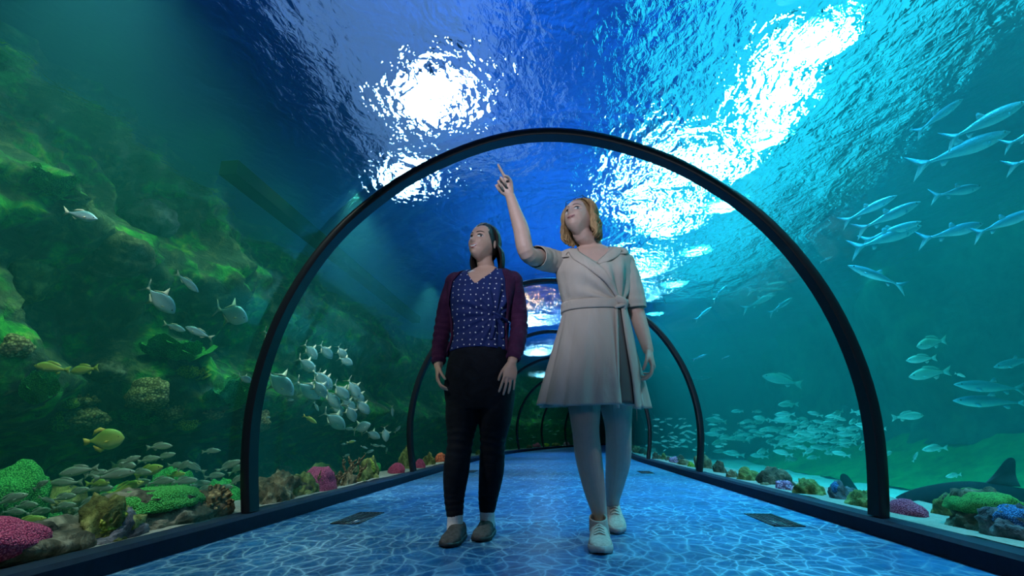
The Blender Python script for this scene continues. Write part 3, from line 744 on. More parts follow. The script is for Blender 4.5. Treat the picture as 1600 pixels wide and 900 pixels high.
# hair: scalp cap and long straight locks
def hair(H, root, mat, part_x, zend, nl, seed, wave=0.0, rad=0.006, back=0.03, tuck=0.0, cap=1.05, puff=0.008, wl=6.0, out_k=0.0, xw=0.0):
    rng = random.Random(seed); M_ = Mesh(); v = []; n, m = 48, 26
    for i in range(m + 1):     # scalp cap
        row = []
        for k in range(n):
            th = 2 * math.pi * k / n; s = math.sin(th)
            lim = R(65) if s > 0.66 else (R(65) + (R(125) - R(65)) * min(1, (0.66 - s) / 0.75) ** .8)
            ph = lim * (0.02 + 0.98 * i / m); z = CZ * math.cos(ph); sx = math.sin(ph) ** .85
            row.append(H.w((AX * cap * sx * math.cos(th), BY * (1.02 if s > 0 else cap * 1.12) * sx * s - .002, z * cap + .003)))
        v.append(row)
    M_.grid(v, 0, True)
    for i in range(nl):
        sg = -1 if i % 2 else 1; q = (i // 2 + rng.random() * .8) / (nl / 2)       # 0: hairline at the forehead, 1: nape
        lift = rng.uniform(.4, 1.0) * puff
        # end of the lock on the head: goes round from the temple (q=0) to the back (q=1), just behind the ear line
        az = R(-14 - tuck * 22 - 70 * q)                  # angle behind the ear, 0 = straight to the side
        y0 = 0.056 - 0.134 * q; P = []
        for t in np.linspace(0, 1, 6):
            th0 = R(90 * t)                                # from the parting down the side of the head
            e = np.array([sg * math.cos(az) * AX * (cap + .03 + xw), math.sin(az) * BY * (1.16 + xw * .5), -.012])
            st = np.array([part_x + sg * .003, y0, 0]); zz = CZ * (cap + .02) * math.sqrt(max(.02, 1 - (y0 / (BY * 1.18)) ** 2)) 
            st[2] = zz
            a = math.sin(th0); c = math.cos(th0)
            p = np.array([part_x * (1 - a) + (e[0]) * a + sg * lift * math.sin(2 * th0), st[1] * (1 - t) ** 1.2 + e[1] * (1 - (1 - t) ** 1.2), e[2] + (st[2] - e[2]) * c])
            P.append(H.w(p))
        e = P[-1]; hd = e - H.c; hd[2] = 0; hd /= max(1e-6, np.linalg.norm(hd)); ph = rng.random() * 2; drop = e[2] - (zend + rng.uniform(-.025, .025))
        for t in (.2, .4, .6, .8, 1.0):
            w = wave * math.sin(t * wl + ph)
            P.append(e + np.array([0, 0, -drop * t]) + hd * (w + out_k * math.sin(t * math.pi * .8) - .012 * t) + np.array([0, back * t, 0]) + np.array([w * .5, 0, 0]))
        k = rng.uniform(.75, 1.2)
        M_.tube(P, [rad * f_ * k for f_ in (.12, .5, .9, 1.1, 1.2, 1.25, 1.2, 1.2, 1.1, .9, .35)], 30, 6, cap=True, round_end=False)
    return M_.build('hair', mat, root, root.location)
hair(H1, W1, HAIR1, 0.006, 1.355, 230, 3, 0.0015, 0.0066, 0.030, -0.25, cap=1.06, puff=.012, out_k=.030, xw=.07)
M_ = Mesh(); ep = H1.w((0.078, -.002, -.045)); M_.ball(ep, .0045); M_.ball(ep - np.array([0, 0, .012]), .006); M_.build('earring', MAT_GOLD, W1, o1)
# socks and shoes
for L, px0, px1 in ((L1a, (719, 828), (694, 853)), (L1b, (762, 818), (761, 836))):
    M_ = Mesh(); M_.tube([L[5] + (0, 0, .012), L[5] * .5 + L[6] * .5, L[6] + (0, -.01, -.02)], [(.037, .041), (.037, .043), (.036, .05)], 12, 20, round_end=False); M_.build('sock', MAT_SOCK, W1, o1)
hl = L1a[6].copy(); hl[2] = 0; tdir = np.array(at_z(690, 851, 0)) - np.array(at_z(714, 832, 0))
shoe(W1, 'shoe', MAT_SLIP, MAT_SOLE, hl + (0.015, .055, 0.0), hl + tdir * 3, 0.245, 0.045, 0.074, 0.0)
hr = L1b[6].copy(); hr[2] = 0
shoe(W1, 'shoe', MAT_SLIP, MAT_SOLE, hr + (0.0, .055, 0.0), hr + (-.04, -1, 0), 0.235, 0.045, 0.074, 0.0)

# ================================================================ WOMAN IN BEIGE DRESS
Y2 = 2.36
W2 = empty('person', tuple(at_z(942, 848, 0.0)))
o2 = W2.location
tag(W2, 'blond woman in beige wrap dress and sneakers, walking with one arm pointing up', 'person', 'visitors in the tunnel')
bustB = [(900, 436, 22, 20, .030), (952, 436, 22, 20, .030)]
T2 = Trunk(Y2, [(384, 906, 942, .050, .02), (391, 893, 957, .058, .02), (397, 874, 978, .072, .015), (408, 868, 986, .090, .01), (430, 872, 984, .108, 0), (450, 876, 980, .112, 0), (470, 881, 976, .106, 0), (484, 882, 974, .104, 0),
                (500, 879, 977, .110, 0), (530, 871, 984, .122, .01), (560, 863, 991, .130, .01), (600, 852, 1001, .140, .01), (645, 841, 1010, .150, .01)], bustB)
T2b = Trunk(Y2, [(384, 906, 942, .050, .02), (391, 893, 957, .058, .02), (397, 876, 976, .072, .015), (408, 870, 984, .085, .01), (430, 876, 980, .10, 0), (484, 886, 970, .095, 0), (530, 880, 976, .105, .02), (565, 878, 980, .11, .03), (590, 884, 976, .10, .04)])
B = Mesh()
H2 = Head(at_y(905, 343, 2.33), (-0.46, -0.80, 0.31), roll=-0.10, scale=0.93)
H2.add_to(B)
nk = np.array(at_y(925, 392, 2.39)); B.tube([H2.w((0, -.030, -.02)), H2.w((0, -.034, -.085)), nk + (0, 0, .03), nk + (0, 0.01, -.05)], [.049, .047, .052, .078], 20, 24)
rows, _ = T2b.shell(lambda a: 386, lambda a: 588, 48, 40, -0.006); B.grid(rows, 0, True)
n_ = len(rows[0]); k0 = len(B.v) - n_ * len(rows); B.f += [tuple(range(k0, k0 + n_)), tuple(range(len(B.v) - n_, len(B.v)))]; B.mi += [0, 0]
L2a = limb_px(Y2, [(905, 560, .03), (912, 620, .02), (915, 672, .0), (920, 715, .02), (929, 765, .05), (937, 805, .08), (941, 838, .09)])
L2b = limb_px(Y2, [(962, 560, .05), (962, 620, .08), (966, 668, .12), (966, 715, .22), (961, 752, .32), (957, 785, .40), (957, 808, .42)])
l2 = [(.098, .105), (.084, .092), (.064, .070), (.062, .070), (.050, .054), (.034, .038), (.036, .044)]
B.tube(L2a, l2, 44, 24); B.tube(L2b, l2, 44, 24)
A2a = limb_px(Y2, [(872, 408, .03), (848, 404, -.10), (824, 396, -.24), (814, 358, -.25), (804, 328, -.255), (797, 306, -.26)])
a2 = [(.050, .050), (.047, .047), (.041, .041), (.039, .039), (.030, .030), (.024, .022)]
A2b = limb_px(Y2, [(978, 410, .02), (986, 445, .03), (993, 482, .03), (1002, 512, .0), (1013, 548, -.05)])
a2b = [(.048, .048), (.045, .046), (.040, .041), (.036, .036), (.025, .021)]
B.tube(A2a, a2, 36, 20); B.tube(A2b, a2b, 30, 20)

hand(B, A2a[-1], (-.50, -.28, .80), (.8, -.1, .5), (-.1, -1, -.1), 0.95, [(2, 4, 3), (78, 88, 50), (82, 88, 50), (84, 86, 50)], (28, 35, 30), 3)
hand(B, A2b[-1], (.16, -.22, -1), (-.35, -1, 0), (-1, .35, 0), 0.95, [(18, 26, 18), (28, 38, 22), (36, 46, 26), (40, 50, 26)], (24, 20, 16))
W2body = B.build('body', SK2, W2, o2, remesh=0.0034, smooth_it=3)
face_features(H2, W2, LIP2, BROW2, EYE_W, IRIS2, LASH, None, 0.005)
# dress: bodice with a crossed V neck
def px_of(T, th, py):
    q = T.at(py); x = math.cos(th); return q[0] + (q[1] - q[0]) * (np.sign(x) * abs(x) ** T.e + 1) / 2
def dtop(th):
    if math.sin(th) > 0:
        px = px_of(T2, th, 412)
        if 899 < px < 957: return 394 + 28 * max(0, 1 - abs(px - 930) / (31 if px < 930 else 27)) ** .9
    return 394
def wrapfold(th, py):
    if math.sin(th) <= 0: return 0.0
    px = px_of(T2, th, py); a = math.atan2(py - 484, px - 966); r = math.hypot(py - 484, px - 966)
    return 0.009 * math.sin(a * 15) * g(r - 38, 36) * min(1, r / 12)
M_ = Mesh(); rows, _ = T2.shell(dtop, lambda a: 486, 140, 46, 0.008, fold=wrapfold); M_.grid(rows, 0, True)
dress = M_.build('dress', MAT_DRESS, W2, o2, solid=0.004)
def skfold(th, py):
    t = max(0, (py - 490) / 148)
    return 0.016 * t * math.sin(th * 11 + .6) * (0.35 + .65 * abs(math.cos(th))) + 0.004 * t * math.sin(th * 23)
M_ = Mesh(); hem = lambda th: 636 + 3.0 * math.cos(th) + 1.5 * math.sin(th * 4)
rows, _ = T2.shell(lambda a: 483, hem, 160, 40, 0.007, fold=skfold); M_.grid(rows, 0, True)
sk_ = M_.build('skirt', MAT_DRESS, W2, o2, solid=0.004); sk_.parent = dress
def strip(Ml, Ar, n=24, m=6, off=0.014, T=T2, off2=None):
    """patch between two picture polylines on the garment surface"""
    A_ = catmull(np.array(Ml, float), n); B_ = catmull(np.array(Ar, float), n); M_ = Mesh()
    M_.grid([[T.px(*(a * (1 - t) + b * t), off + (0 if off2 is None else (off2 - off) * math.sin(math.pi * t))) for t in np.linspace(0, 1, m)] for a, b in zip(A_, B_)])
    return M_
# lapels with notch, the crossed front edge
la = strip([(899, 394), (912, 408), (930, 424), (948, 446), (963, 474)], [(888, 392), (898, 414), (922, 436), (944, 456), (960, 478)], 30, 7, 0.014, off2=0.020).build('lapel', MAT_DRESS, W2, o2, solid=0.004); la.parent = dress
la = strip([(957, 393), (950, 402), (940, 413), (931, 423)], [(968, 394), (965, 408), (952, 420), (934, 427)], 24, 7, 0.013, off2=0.019).build('lapel', MAT_DRESS, W2, o2, solid=0.004); la.parent = dress
la = strip([(899, 390), (893, 398), (889, 405), (893, 410)], [(886, 392), (881, 400), (880, 406), (884, 409)], 14, 6, 0.017, off2=0.022).build('collar', MAT_DRESS, W2, o2, solid=0.004); la.parent = dress
la = strip([(957, 390), (963, 398), (968, 403), (964, 408)], [(971, 393), (975, 399), (976, 404), (972, 408)], 14, 6, 0.016, off2=0.021).build('collar', MAT_DRESS, W2, o2, solid=0.004); la.parent = dress
# belt, knot, hanging ends and the dark wrap slit
M_ = Mesh(); rows, _ = T2.shell(lambda a: 475.5, lambda a: 489.5, 100, 6, 0.014, fold=lambda a, p: 0.003 * math.sin((p - 475) / 14 * math.pi)); M_.grid(rows, 0, True)
be = M_.build('belt', MAT_DRESS, W2, o2, solid=0.004); be.parent = dress
M_ = Mesh()
M_.tube([T2.px(958, 476, .016), T2.px(964, 482, .030), T2.px(967, 490, .020)], [(.018, .010), (.022, .014), (.014, .010)], 14, 14)
M_.tube([T2.px(956, 489, .018), T2.px(965, 483, .030), T2.px(972, 476, .018)], [(.010, .007), (.015, .010), (.010, .008)], 14, 14)
kn = M_.build('belt_knot', MAT_DRESS, W2, o2); kn.parent = be
en = strip([(963, 488), (967, 520), (973, 560), (979, 600), (983, 642)], [(972, 488), (980, 520), (987, 560), (991, 600), (992, 643)], 34, 6, 0.020, off2=0.026).build('belt_end', MAT_DRESS, W2, o2, solid=0.003); en.parent = be
en = strip([(966, 490), (970, 515), (976, 540), (980, 580), (986, 640)], [(970, 490), (976, 515), (981, 540), (986, 590), (987, 660)], 30, 5, 0.015).build('belt_end', MAT_DRESS, W2, o2, solid=0.003); en.parent = be
sl = strip([(960, 490), (961, 540), (962, 590), (962, 633)], [(964, 490), (972, 540), (979, 590), (984, 634)], 26, 5, 0.0125).build('wrap_slit', MAT_BUCK, W2, o2, solid=0.002); sl.parent = dress
ed = strip([(956, 490), (957, 540), (958, 590), (958, 641)], [(960, 490), (961, 540), (962, 590), (962, 641)], 26, 4, 0.0145, off2=.017).build('front_edge', MAT_DRESS, W2, o2, solid=0.003); ed.parent = dress
# sleeves
def sleeve(P, rad, name, k=0.006):
    M_ = Mesh(); Q = catmull(np.hstack([np.array(P, float), np.array(rad, float)]), 36)
    for i in range(36): Q[i, 3:] += k * math.sin(i * .9) * .25 * (i / 36)
    M_.tube(Q[:, :3], [tuple(q) for q in Q[:, 3:]], 36, 28, round_end=False, cap=False); M_.ball(Q[0, :3], (Q[0, 3], Q[0, 3], Q[0, 3]))
    s_ = M_.build(name, MAT_DRESS, W2, o2, solid=0.0035); s_.parent = dress
sleeve(limb_px(Y2, [(884, 412, .02), (868, 409, -.02), (852, 405, -.08), (838, 401, -.165)]), [(.060, .055), (.061, .058), (.062, .060), (.056, .054)], 'sleeve')
sleeve(limb_px(Y2, [(972, 410, .02), (981, 430, .02), (988, 458, .025), (992, 482, .03)]), [(.055, .058), (.056, .058), (.057, .060), (.058, .060)], 'sleeve')
# hair: shoulder length, wavy, glasses pushed up on the head
hair(H2, W2, HAIR2, -0.014, 1.455, 230, 5, 0.010, 0.0080, 0.012, -1.1, cap=1.07, puff=.020, wl=8.0, out_k=.016, xw=.16)
M_ = Mesh()
for sg in (-1, 1):
    P = [H2.w((sg * .030 + .026 * math.cos(a), 0.058 + .006 * math.cos(2 * a), CZ * .90 + .016 * math.sin(a) + .002)) for a in np.linspace(0, 2 * math.pi, 17)]
    M_.tube(P, [.0013] * 17, 40, 6, round_end=False)
    M_.tube([H2.w((sg * .056, .058, CZ * .90)), H2.w((sg * .082, .02, CZ * .72)), H2.w((sg * .084, -.03, CZ * .42))], [.002] * 3, 16, 6)
M_.tube([H2.w((-.005, .062, CZ * .90)), H2.w((0, .064, CZ * .92)), H2.w((.005, .062, CZ * .90))], [.0018] * 3, 8, 6)
gls = M_.build('glasses_on_head', LASH, W2, o2)
# sneakers with ankle collars
for L, tdir, nm, pit in ((L2a, np.array(at_z(946, 868, 0)) - np.array(at_z(940, 842, 0)), 'sneaker', 0.0), (L2b, np.array((.04, -1.0, 0)), 'sneaker', -0.28)):
    h0 = L[6].copy(); h0[2] = 0.0
    if pit: h0 = np.array(at_z(962, 835, 0.0)) + (0, .245, 0.068)
    else: h0 = np.array(at_z(945, 866, 0.0)) + np.array((-.012, .235, 0))
    up, W_ = shoe(W2, nm, MAT_SNEAK, MAT_SNSOLE, h0, h0 + tdir * 2, 0.255, 0.048, 0.088, pit, 0.026, False, MAT_LACE)
    M_ = Mesh(); M_.tube([W_(.045, 0, .06), W_(.055, 0, .085), W_(.062, 0, .112)], [(.040, .055), (.038, .050), (.037, .045)], 10, 22, ref=(1, 0, 0), round_end=False, cap=False)
    c_ = M_.build('ankle_collar', MAT_SNEAK, W2, o2, solid=0.005); c_.parent = up
# ================================================================ TANK SHELL
t = NT('reef_rock')
pc = t.pos()
n1 = t.noise(pc, 1.3, 5, 0.6); n2 = t.noise(pc, 7.0, 5, 0.65, 0.4); n3 = t.noise(t.mapv(pc, (1, 1, 1), (0, 0, 0), (5, 3, 1)), 2.6, 4, 0.6)
base = t.ramp(n2, [(0.3, (0.006, 0.012, 0.010)), (0.52, (0.04, 0.06, 0.04)), (0.72, (0.22, 0.24, 0.12))])
alg = t.ramp(n2, [(0.35, (0.006, 0.05, 0.015)), (0.55, (0.05, 0.36, 0.05)), (0.75, (0.42, 0.70, 0.08))])
fac = t.ramp(n3, [(0.50, (0, 0, 0)), (0.60, (1, 1, 1))])
colr = t.mix(t.math('MULTIPLY', fac, 0.85), base, alg)
colr = t.mix(t.ramp(n1, [(0.62, (0, 0, 0)), (0.72, (0.5, 0.5, 0.5))]), colr, (0.16, 0.14, 0.07))
t.bsdf(colr, 0.9, 0, t.bump(n2, 0.9, 0.06), 0.2); MAT_REEF = t.m
t = NT('teal_wall_rock')
pc = t.pos(); n1 = t.noise(pc, 0.8, 5, 0.6); n2 = t.noise(pc, 5.0, 4, 0.6)
t.bsdf(t.ramp(t.math('MULTIPLY_ADD', n2, 0.4, t.math('MULTIPLY', n1, 0.6)), [(0.35, (0.015, 0.06, 0.06)), (0.65, (0.06, 0.18, 0.13))]), 0.95, 0, t.bump(n2, 0.7, 0.05), 0.1); MAT_WALLR = t.m
t = NT('white_coral_sand')
pc = t.pos(); n1 = t.noise(pc, 60, 3, 0.7); n2 = t.noise(pc, 4, 4, 0.6)
t.bsdf(t.mix(0.5, t.ramp(n1, [(0.3, (0.18, 0.17, 0.15)), (0.7, (0.40, 0.38, 0.34))]), t.ramp(n2, [(0.3, (0.22, 0.21, 0.18)), (0.7, (0.42, 0.40, 0.36))])), 0.95, 0, t.bump(t.math('MULTIPLY_ADD', n1, .3, n2), 0.5, 0.03), 0.1); MAT_SAND = t.m
t = NT('bright_basin_sand')
pc = t.pos(); n2 = t.noise(pc, 5, 4, 0.6)
t.bsdf(t.ramp(n2, [(0.3, (0.66, 0.66, 0.62)), (0.7, (0.88, 0.88, 0.84))]), 0.95, 0, t.bump(n2, 0.5, 0.03), 0.1); MAT_SAND2 = t.m
t = NT('green_algae_slope')
pc = t.pos(); n2 = t.noise(pc, 6.0, 4, 0.6); n1 = t.noise(pc, 1.1, 3, 0.5)
t.bsdf(t.ramp(t.math('MULTIPLY_ADD', n2, 0.5, t.math('MULTIPLY', n1, 0.5)), [(0.35, (0.02, 0.16, 0.05)), (0.65, (0.06, 0.42, 0.10))]), 0.95, 0, t.bump(n2, 0.6, 0.04), 0.1); MAT_ALGAE = t.m

def sheet(name, sl, tl, fn, mat, kind='structure'):
    v, f = [], []; n = len(tl)
    for s in sl:
        for q in tl: v.append(fn(s, q))
    for i in range(len(sl) - 1):
        for j in range(n - 1):
            a = i * n + j; f.append((a, a + 1, a + n + 1, a + n))
    o = from_py(name, v, f, mat); o['kind'] = kind
    return o
# left reef wall: bulging rock face from the tank floor to above the water line
def left_wall(s, z):
    p = Vector((s, z * 1.0, 0))
    bulge = 0.60 * fbm((s * 0.8, z * 0.9, 1.0), 0.9, 5) + 0.16 * fbm((s, z, 4.0), 3.2, 5)
    u = -4.25 + bulge + 0.85 * math.exp(-((z - 0.92) / 0.42) ** 2) - 0.45 * math.exp(-((z - 0.22) / 0.26) ** 2) + 0.35 * math.exp(-((z - 2.3) / 0.5) ** 2)
    return pt(s, min(u, -2.75), z)
sheet('wall_left', np.arange(S0, 26.9, 0.075), np.arange(-1.2, 3.7, 0.07), left_wall, MAT_REEF)
def right_wall(s, z):
    u = 6.4 + 0.5 * fbm((s * 0.5, z * 0.6, 9.0), 0.8, 5) + 0.05 * fbm((s, z, 2.0), 3.0, 3) - 1.3 * max(0, 0.5 - z) ** 1.3
    return pt(s, u, z)
sheet('wall_right', np.arange(S0, 26.9, 0.12), np.arange(0.3, 3.8, 0.1), right_wall, MAT_WALLR)
# right: green slope between wall foot and sand, then the bright sand basin
def slope(s, q):
    u = 5.0 + 1.4 * q; z = -0.30 + 0.75 * q ** 1.2 + 0.05 * fbm((s, u, 0), 1.3, 3)
    return pt(s, u, z)
sheet('trim_1', np.arange(S0, 26.9, 0.2), np.linspace(0, 1, 16), slope, MAT_ALGAE)
def basin_r(s, u):
    return pt(s, u, -0.32 + 0.03 * fbm((s, u, 3), 1.2, 3))
o = sheet('floor_tank_right', np.arange(S0, 26.9, 0.2), np.arange(2.2, 5.7, 0.2), basin_r, MAT_SAND2)
def basin_l(s, u):
    return pt(s, u, -0.42 + 0.06 * fbm((s, u, 5), 1.5, 4))
sheet('floor_tank_left', np.arange(S0, 26.9, 0.15), np.arange(-4.9, -2.2, 0.15), basin_l, MAT_REEF)
# sand ledges along both curbs
def ledge_r(s, q):
    u = 1.645 + q; z = 0.075 + 0.018 * fbm((s, q, 1), 2.5, 3) - 0.02 * math.sin(q * 3)
    w = 0.62 + 0.10 * fbm((s, 0, 7), 0.8, 2)
    if q > w: z -= (q - w) * 2.4
    return pt(s, u, max(z, -0.4))
sheet('trim_2', np.arange(S0, 26.9, 0.08), np.linspace(0, 0.85, 18), ledge_r, MAT_SAND)
def ledge_l(s, q):
    u = -1.645 - q; z = 0.075 + 0.018 * fbm((s, q, 11), 2.5, 3) - 0.02 * math.sin(q * 3)
    w = 0.52 + 0.10 * fbm((s, 0, 17), 0.8, 2)
    if q > w: z -= (q - w) * 2.4
    return pt(s, u, max(z, -0.5))
sheet('trim_3', np.arange(S0, 26.9, 0.08), np.linspace(0, 0.80, 18), ledge_l, MAT_SAND)
# tank end and front walls
for nm, s in (('wall_tank_end', 26.85), ('wall_tank_front', -2.95)):
    v = [pt(s, u, z) for u in (-5.2, 7.5) for z in (-1.3, 3.9)]
    o = from_py(nm, v, [(0, 1, 3, 2)], MAT_WALLR, None, False); o['kind'] = 'structure'
# ================================================================ ROCKS AND CORALS
def rockmat(name, c0, c1, c2, sc=9.0):
    t = NT(name); v = t.coord(); n1 = t.noise(v, sc, 5, 0.65, 0.5); n2 = t.noise(v, sc * 4, 3, 0.6)
    h = t.math('MULTIPLY_ADD', n2, 0.35, n1)
    t.bsdf(t.ramp(n1, [(0.34, c0), (0.52, c1), (0.68, c2)]), 0.92, 0, t.bump(h, 0.9, 0.03), 0.15); return t.m
RK_DARK = rockmat('dark_reef_rock', (0.02, 0.022, 0.018), (0.09, 0.085, 0.06), (0.30, 0.27, 0.20))
RK_BROWN = rockmat('brown_reef_rock', (0.035, 0.03, 0.02), (0.17, 0.13, 0.075), (0.42, 0.36, 0.24))
RK_OLIVE = rockmat('olive_reef_rock', (0.03, 0.035, 0.012), (0.15, 0.17, 0.05), (0.42, 0.42, 0.16))
RK_GREY = rockmat('grey_reef_rock', (0.03, 0.035, 0.05), (0.12, 0.13, 0.16), (0.28, 0.28, 0.32))
def coralmat(name, c0, c1, sc=150.0, kind='cell'):
    t = NT(name); v = t.coord()
    if kind == 'cell':
        vo = t.n('TexVoronoi'); t.link(v, vo.inputs['Vector']); vo.inputs['Scale'].default_value = sc; h = vo.outputs['Distance']
        cc = t.ramp(h, [(0.15, c1), (0.6, c0)])
    else:
        wv = t.n('TexNoise'); t.link(v, wv.inputs['Vector']); wv.inputs['Scale'].default_value = sc * .5; wv.inputs['Distortion'].default_value = 2.5; wv.inputs['Detail'].default_value = 1.0
        h = t.math('ABSOLUTE', t.math('SUBTRACT', wv.outputs[0], 0.5)); cc = t.ramp(h, [(0.0, c0), (0.09, c1)])
    t.bsdf(cc, 0.85, 0, t.bump(h, 0.8, 0.012), 0.2); return t.m
CR_PINK = coralmat('pink_coral', (0.34, 0.03, 0.10), (0.92, 0.20, 0.34)); CR_GREEN = coralmat('bright_green_coral', (0.03, 0.22, 0.03), (0.18, 0.85, 0.20), 160)
CR_MAZE = coralmat('green_maze_coral', (0.01, 0.06, 0.015), (0.08, 0.34, 0.07), 110, 'maze'); CR_BLUE = coralmat('blue_coral', (0.02, 0.08, 0.25), (0.12, 0.38, 0.85), 170)
CR_TAN = coralmat('tan_coral', (0.14, 0.09, 0.04), (0.55, 0.42, 0.22), 50); CR_ORANGE = coralmat('orange_coral', (0.35, 0.05, 0.02), (0.90, 0.25, 0.10), 60)
CR_LIME = coralmat('yellow_green_coral', (0.16, 0.22, 0.02), (0.70, 0.80, 0.14), 80); CR_LILAC = coralmat('lilac_coral', (0.25, 0.10, 0.22), (0.80, 0.45, 0.70), 60)
CR_LEAF = coralmat('green_leaf_coral', (0.015, 0.17, 0.03), (0.12, 0.62, 0.14), 130); CR_DEAD = coralmat('brown_branch_coral', (0.10, 0.06, 0.03), (0.42, 0.28, 0.15), 50)

def blob_mesh(name, sx, sy, sz, seed, amp, mat, lumps=1.6, sub=4, flat=0.35, ridge=0.0):
    bm = bmesh.new(); bmesh.ops.create_icosphere(bm, subdivisions=sub, radius=1.0); sd = seed * 3.17
    for v in bm.verts:
        p = v.co.copy(); d = 1 + amp * mnoise.fractal(p * lumps + Vector((sd, sd * .7, 1)), 1.0, 2.1, 4)
        if ridge: d += ridge * (0.5 - abs(mnoise.noise(p * 4 + Vector((sd, 0, 3)))))
        v.co = Vector((p.x * sx * d, p.y * sy * d, (p.z * d if p.z > 0 else p.z * flat * d) * sz))
    me = bpy.data.meshes.new(name); bm.to_mesh(me); bm.free(); me.polygons.foreach_set('use_smooth', [True] * len(me.polygons)); me.materials.append(mat)
    return me
def put(me, name, loc, parent=None, rz=0.0):
    o = bpy.data.objects.new(name, me); COL.objects.link(o); o.location = loc; o.rotation_euler = (0, 0, rz)
    if parent is not None: o.parent = parent
    return o
def base_size(px, py, w, z):
    p = at_z(px, py, z); return p, w * depth(p) / FPX
def rock(px, py, w, h, mat, label, cat='rock', seed=1, z=0.07, dz=-.015, depth_k=.8, top=None, amp=.35, group=None, name='reef_rock', extra=None, ridge=0.0, sub=4):
    """px,py: foot of the rock in the photograph; w,h size in picture units; top: (name, material, relative size, lift)"""
    p, sw = base_size(px, py, w, z); sh = h * depth(p) / FPX
    s_, u_ = s_of(p); side = -1 if u_ < 0 else 1; dv = np.array(p) - CAM; obl = abs(dv[0]) / math.hypot(dv[0], dv[1])      # how side-on the ledge is seen here
    along = sw / 2 * (1 + .35 * obl) if obl > .35 else sw / 2 * depth_k; across = min(sw / 2 * (depth_k if obl > .35 else 1.0), .30 if w > 60 else .24)
    me = blob_mesh(name, across, along, sh * .92, seed, amp, mat, ridge=ridge, sub=sub)
    reach = max(v.co.x * -side for v in me.vertices); uc = max(abs(u_) + (across * .5 if obl > .35 else 0), 1.68 + reach)
    c = pt(s_ + (0 if obl > .35 else along * .4), side * uc, p.z + dz); o = put(me, name, c, None, -heading(s_))
    if top:
        nm, m2, k, lift = top
        m2e = blob_mesh(nm, across * k, along * k, sh * .55, seed + 5, amp * .45, m2, sub=4, flat=.3)
        t_ = put(m2e, nm, (-side * across * .12, 0, sh * lift), o); t_['label'] = nm.replace('_', ' ')
    tag(o, label, cat, group); return o, c, sw, sh
def dome(px, py, w, h, mat, label, seed=1, z=0.07, depth_k=.8, amp=.12, cat='coral', name='coral', group=None, ridge=0.0):
    o, c, sw, sh = rock(px, py, w, h, mat, label, cat, seed, z, -.01, depth_k, None, amp, group, name, ridge=ridge); return o, c, sw, sh
def branches(name, mat, h, seed, n=7, r=.012, spread=.5, depth_n=2):
    rng = random.Random(seed); M_ = Mesh()
    def grow(p, d, L, r, lev):
        k = 4; P = [p]; q = np.array(p); dd = np.array(d)
        for i in range(k):
            dd = dd + np.array([rng.uniform(-.25, .25), rng.uniform(-.25, .25), rng.uniform(-.05, .2)]); dd /= np.linalg.norm(dd); q = q + dd * L / k; P.append(q)
        M_.tube(P, [r, r * .95, r * .9, r * .85, r * .7], 9, 7)
        if lev > 0:
            for _ in range(rng.choice((2, 2, 3))):
                i = rng.choice((2, 3, 4)); nd = dd + np.array([rng.uniform(-1, 1), rng.uniform(-1, 1), rng.uniform(0, .6)]) * .8; nd /= np.linalg.norm(nd)
                grow(P[i], nd, L * rng.uniform(.45, .7), r * .72, lev - 1)
    for i in range(n):
        a = 2 * math.pi * i / n + rng.random(); d = np.array([math.cos(a) * spread, math.sin(a) * spread, 1.0]); d /= np.linalg.norm(d)
        grow(np.array([math.cos(a) * .02, math.sin(a) * .02, -.01]), d, h * rng.uniform(.5, .7), r, depth_n)
    me = bpy.data.meshes.new(name); me.from_pydata(M_.v, [], M_.f); me.polygons.foreach_set('use_smooth', [True] * len(me.polygons)); me.materials.append(mat); return me
def nubs(name, mat, sx, sy, sz, n, r, seed, mat2=None):
    """knobby coral: a low mound covered with short blunt fingers"""
    rng = random.Random(seed); M_ = Mesh(); M_.ball((0, 0, 0), (sx, sy, sz * .8), None, 18, 12)
    for i in range(n):
        a = rng.random() * 6.283; ph = math.acos(rng.uniform(0.05, 1.0)); d = np.array([math.sin(ph) * math.cos(a), math.sin(ph) * math.sin(a), math.cos(ph)])
        p = d * np.array([sx, sy, sz * .8]) * .95; M_.tube([p, p + d * r * 1.6, p + d * r * 2.6], [r * .8, r, r * .9], 5, 7, ref=(0.3, 1, .2))
    me = bpy.data.meshes.new(name); me.from_pydata(M_.v, [], M_.f); me.polygons.foreach_set('use_smooth', [True] * len(me.polygons)); me.materials.append(mat); return me
def leaves(name, mat, size, n, seed):
    """clump of curled plate-like fronds"""
    rng = random.Random(seed); M_ = Mesh()
    for i in range(n):
        a = rng.random() * 6.283; el = rng.uniform(.1, 1.2); L = size * rng.uniform(.5, 1.0); w = L * rng.uniform(.3, .5)
        d = np.array([math.cos(a) * math.cos(el), math.sin(a) * math.cos(el), math.sin(el)]); sdir = np.cross(d, [0, 0, 1]); sdir /= np.linalg.norm(sdir); nn = np.cross(sdir, d)
        o_ = np.array([rng.uniform(-.4, .4), rng.uniform(-.3, .3), rng.uniform(-.1, .3)]) * size; rows = []
        for t in np.linspace(0, 1, 7):
            ww = w * math.sin(math.pi * (0.12 + .80 * t)) ** .7; rows.append([o_ + d * L * t + sdir * ww * s + nn * (L * .25 * t * t - abs(s) * w * .35 + .02 * size * math.sin(9 * t + 5 * s)) for s in (-1, -.5, 0, .5, 1)])
        M_.grid(rows)
    me = bpy.data.meshes.new(name); me.from_pydata(M_.v, [], M_.f); me.polygons.foreach_set('use_smooth', [True] * len(me.polygons)); me.materials.append(mat); return me

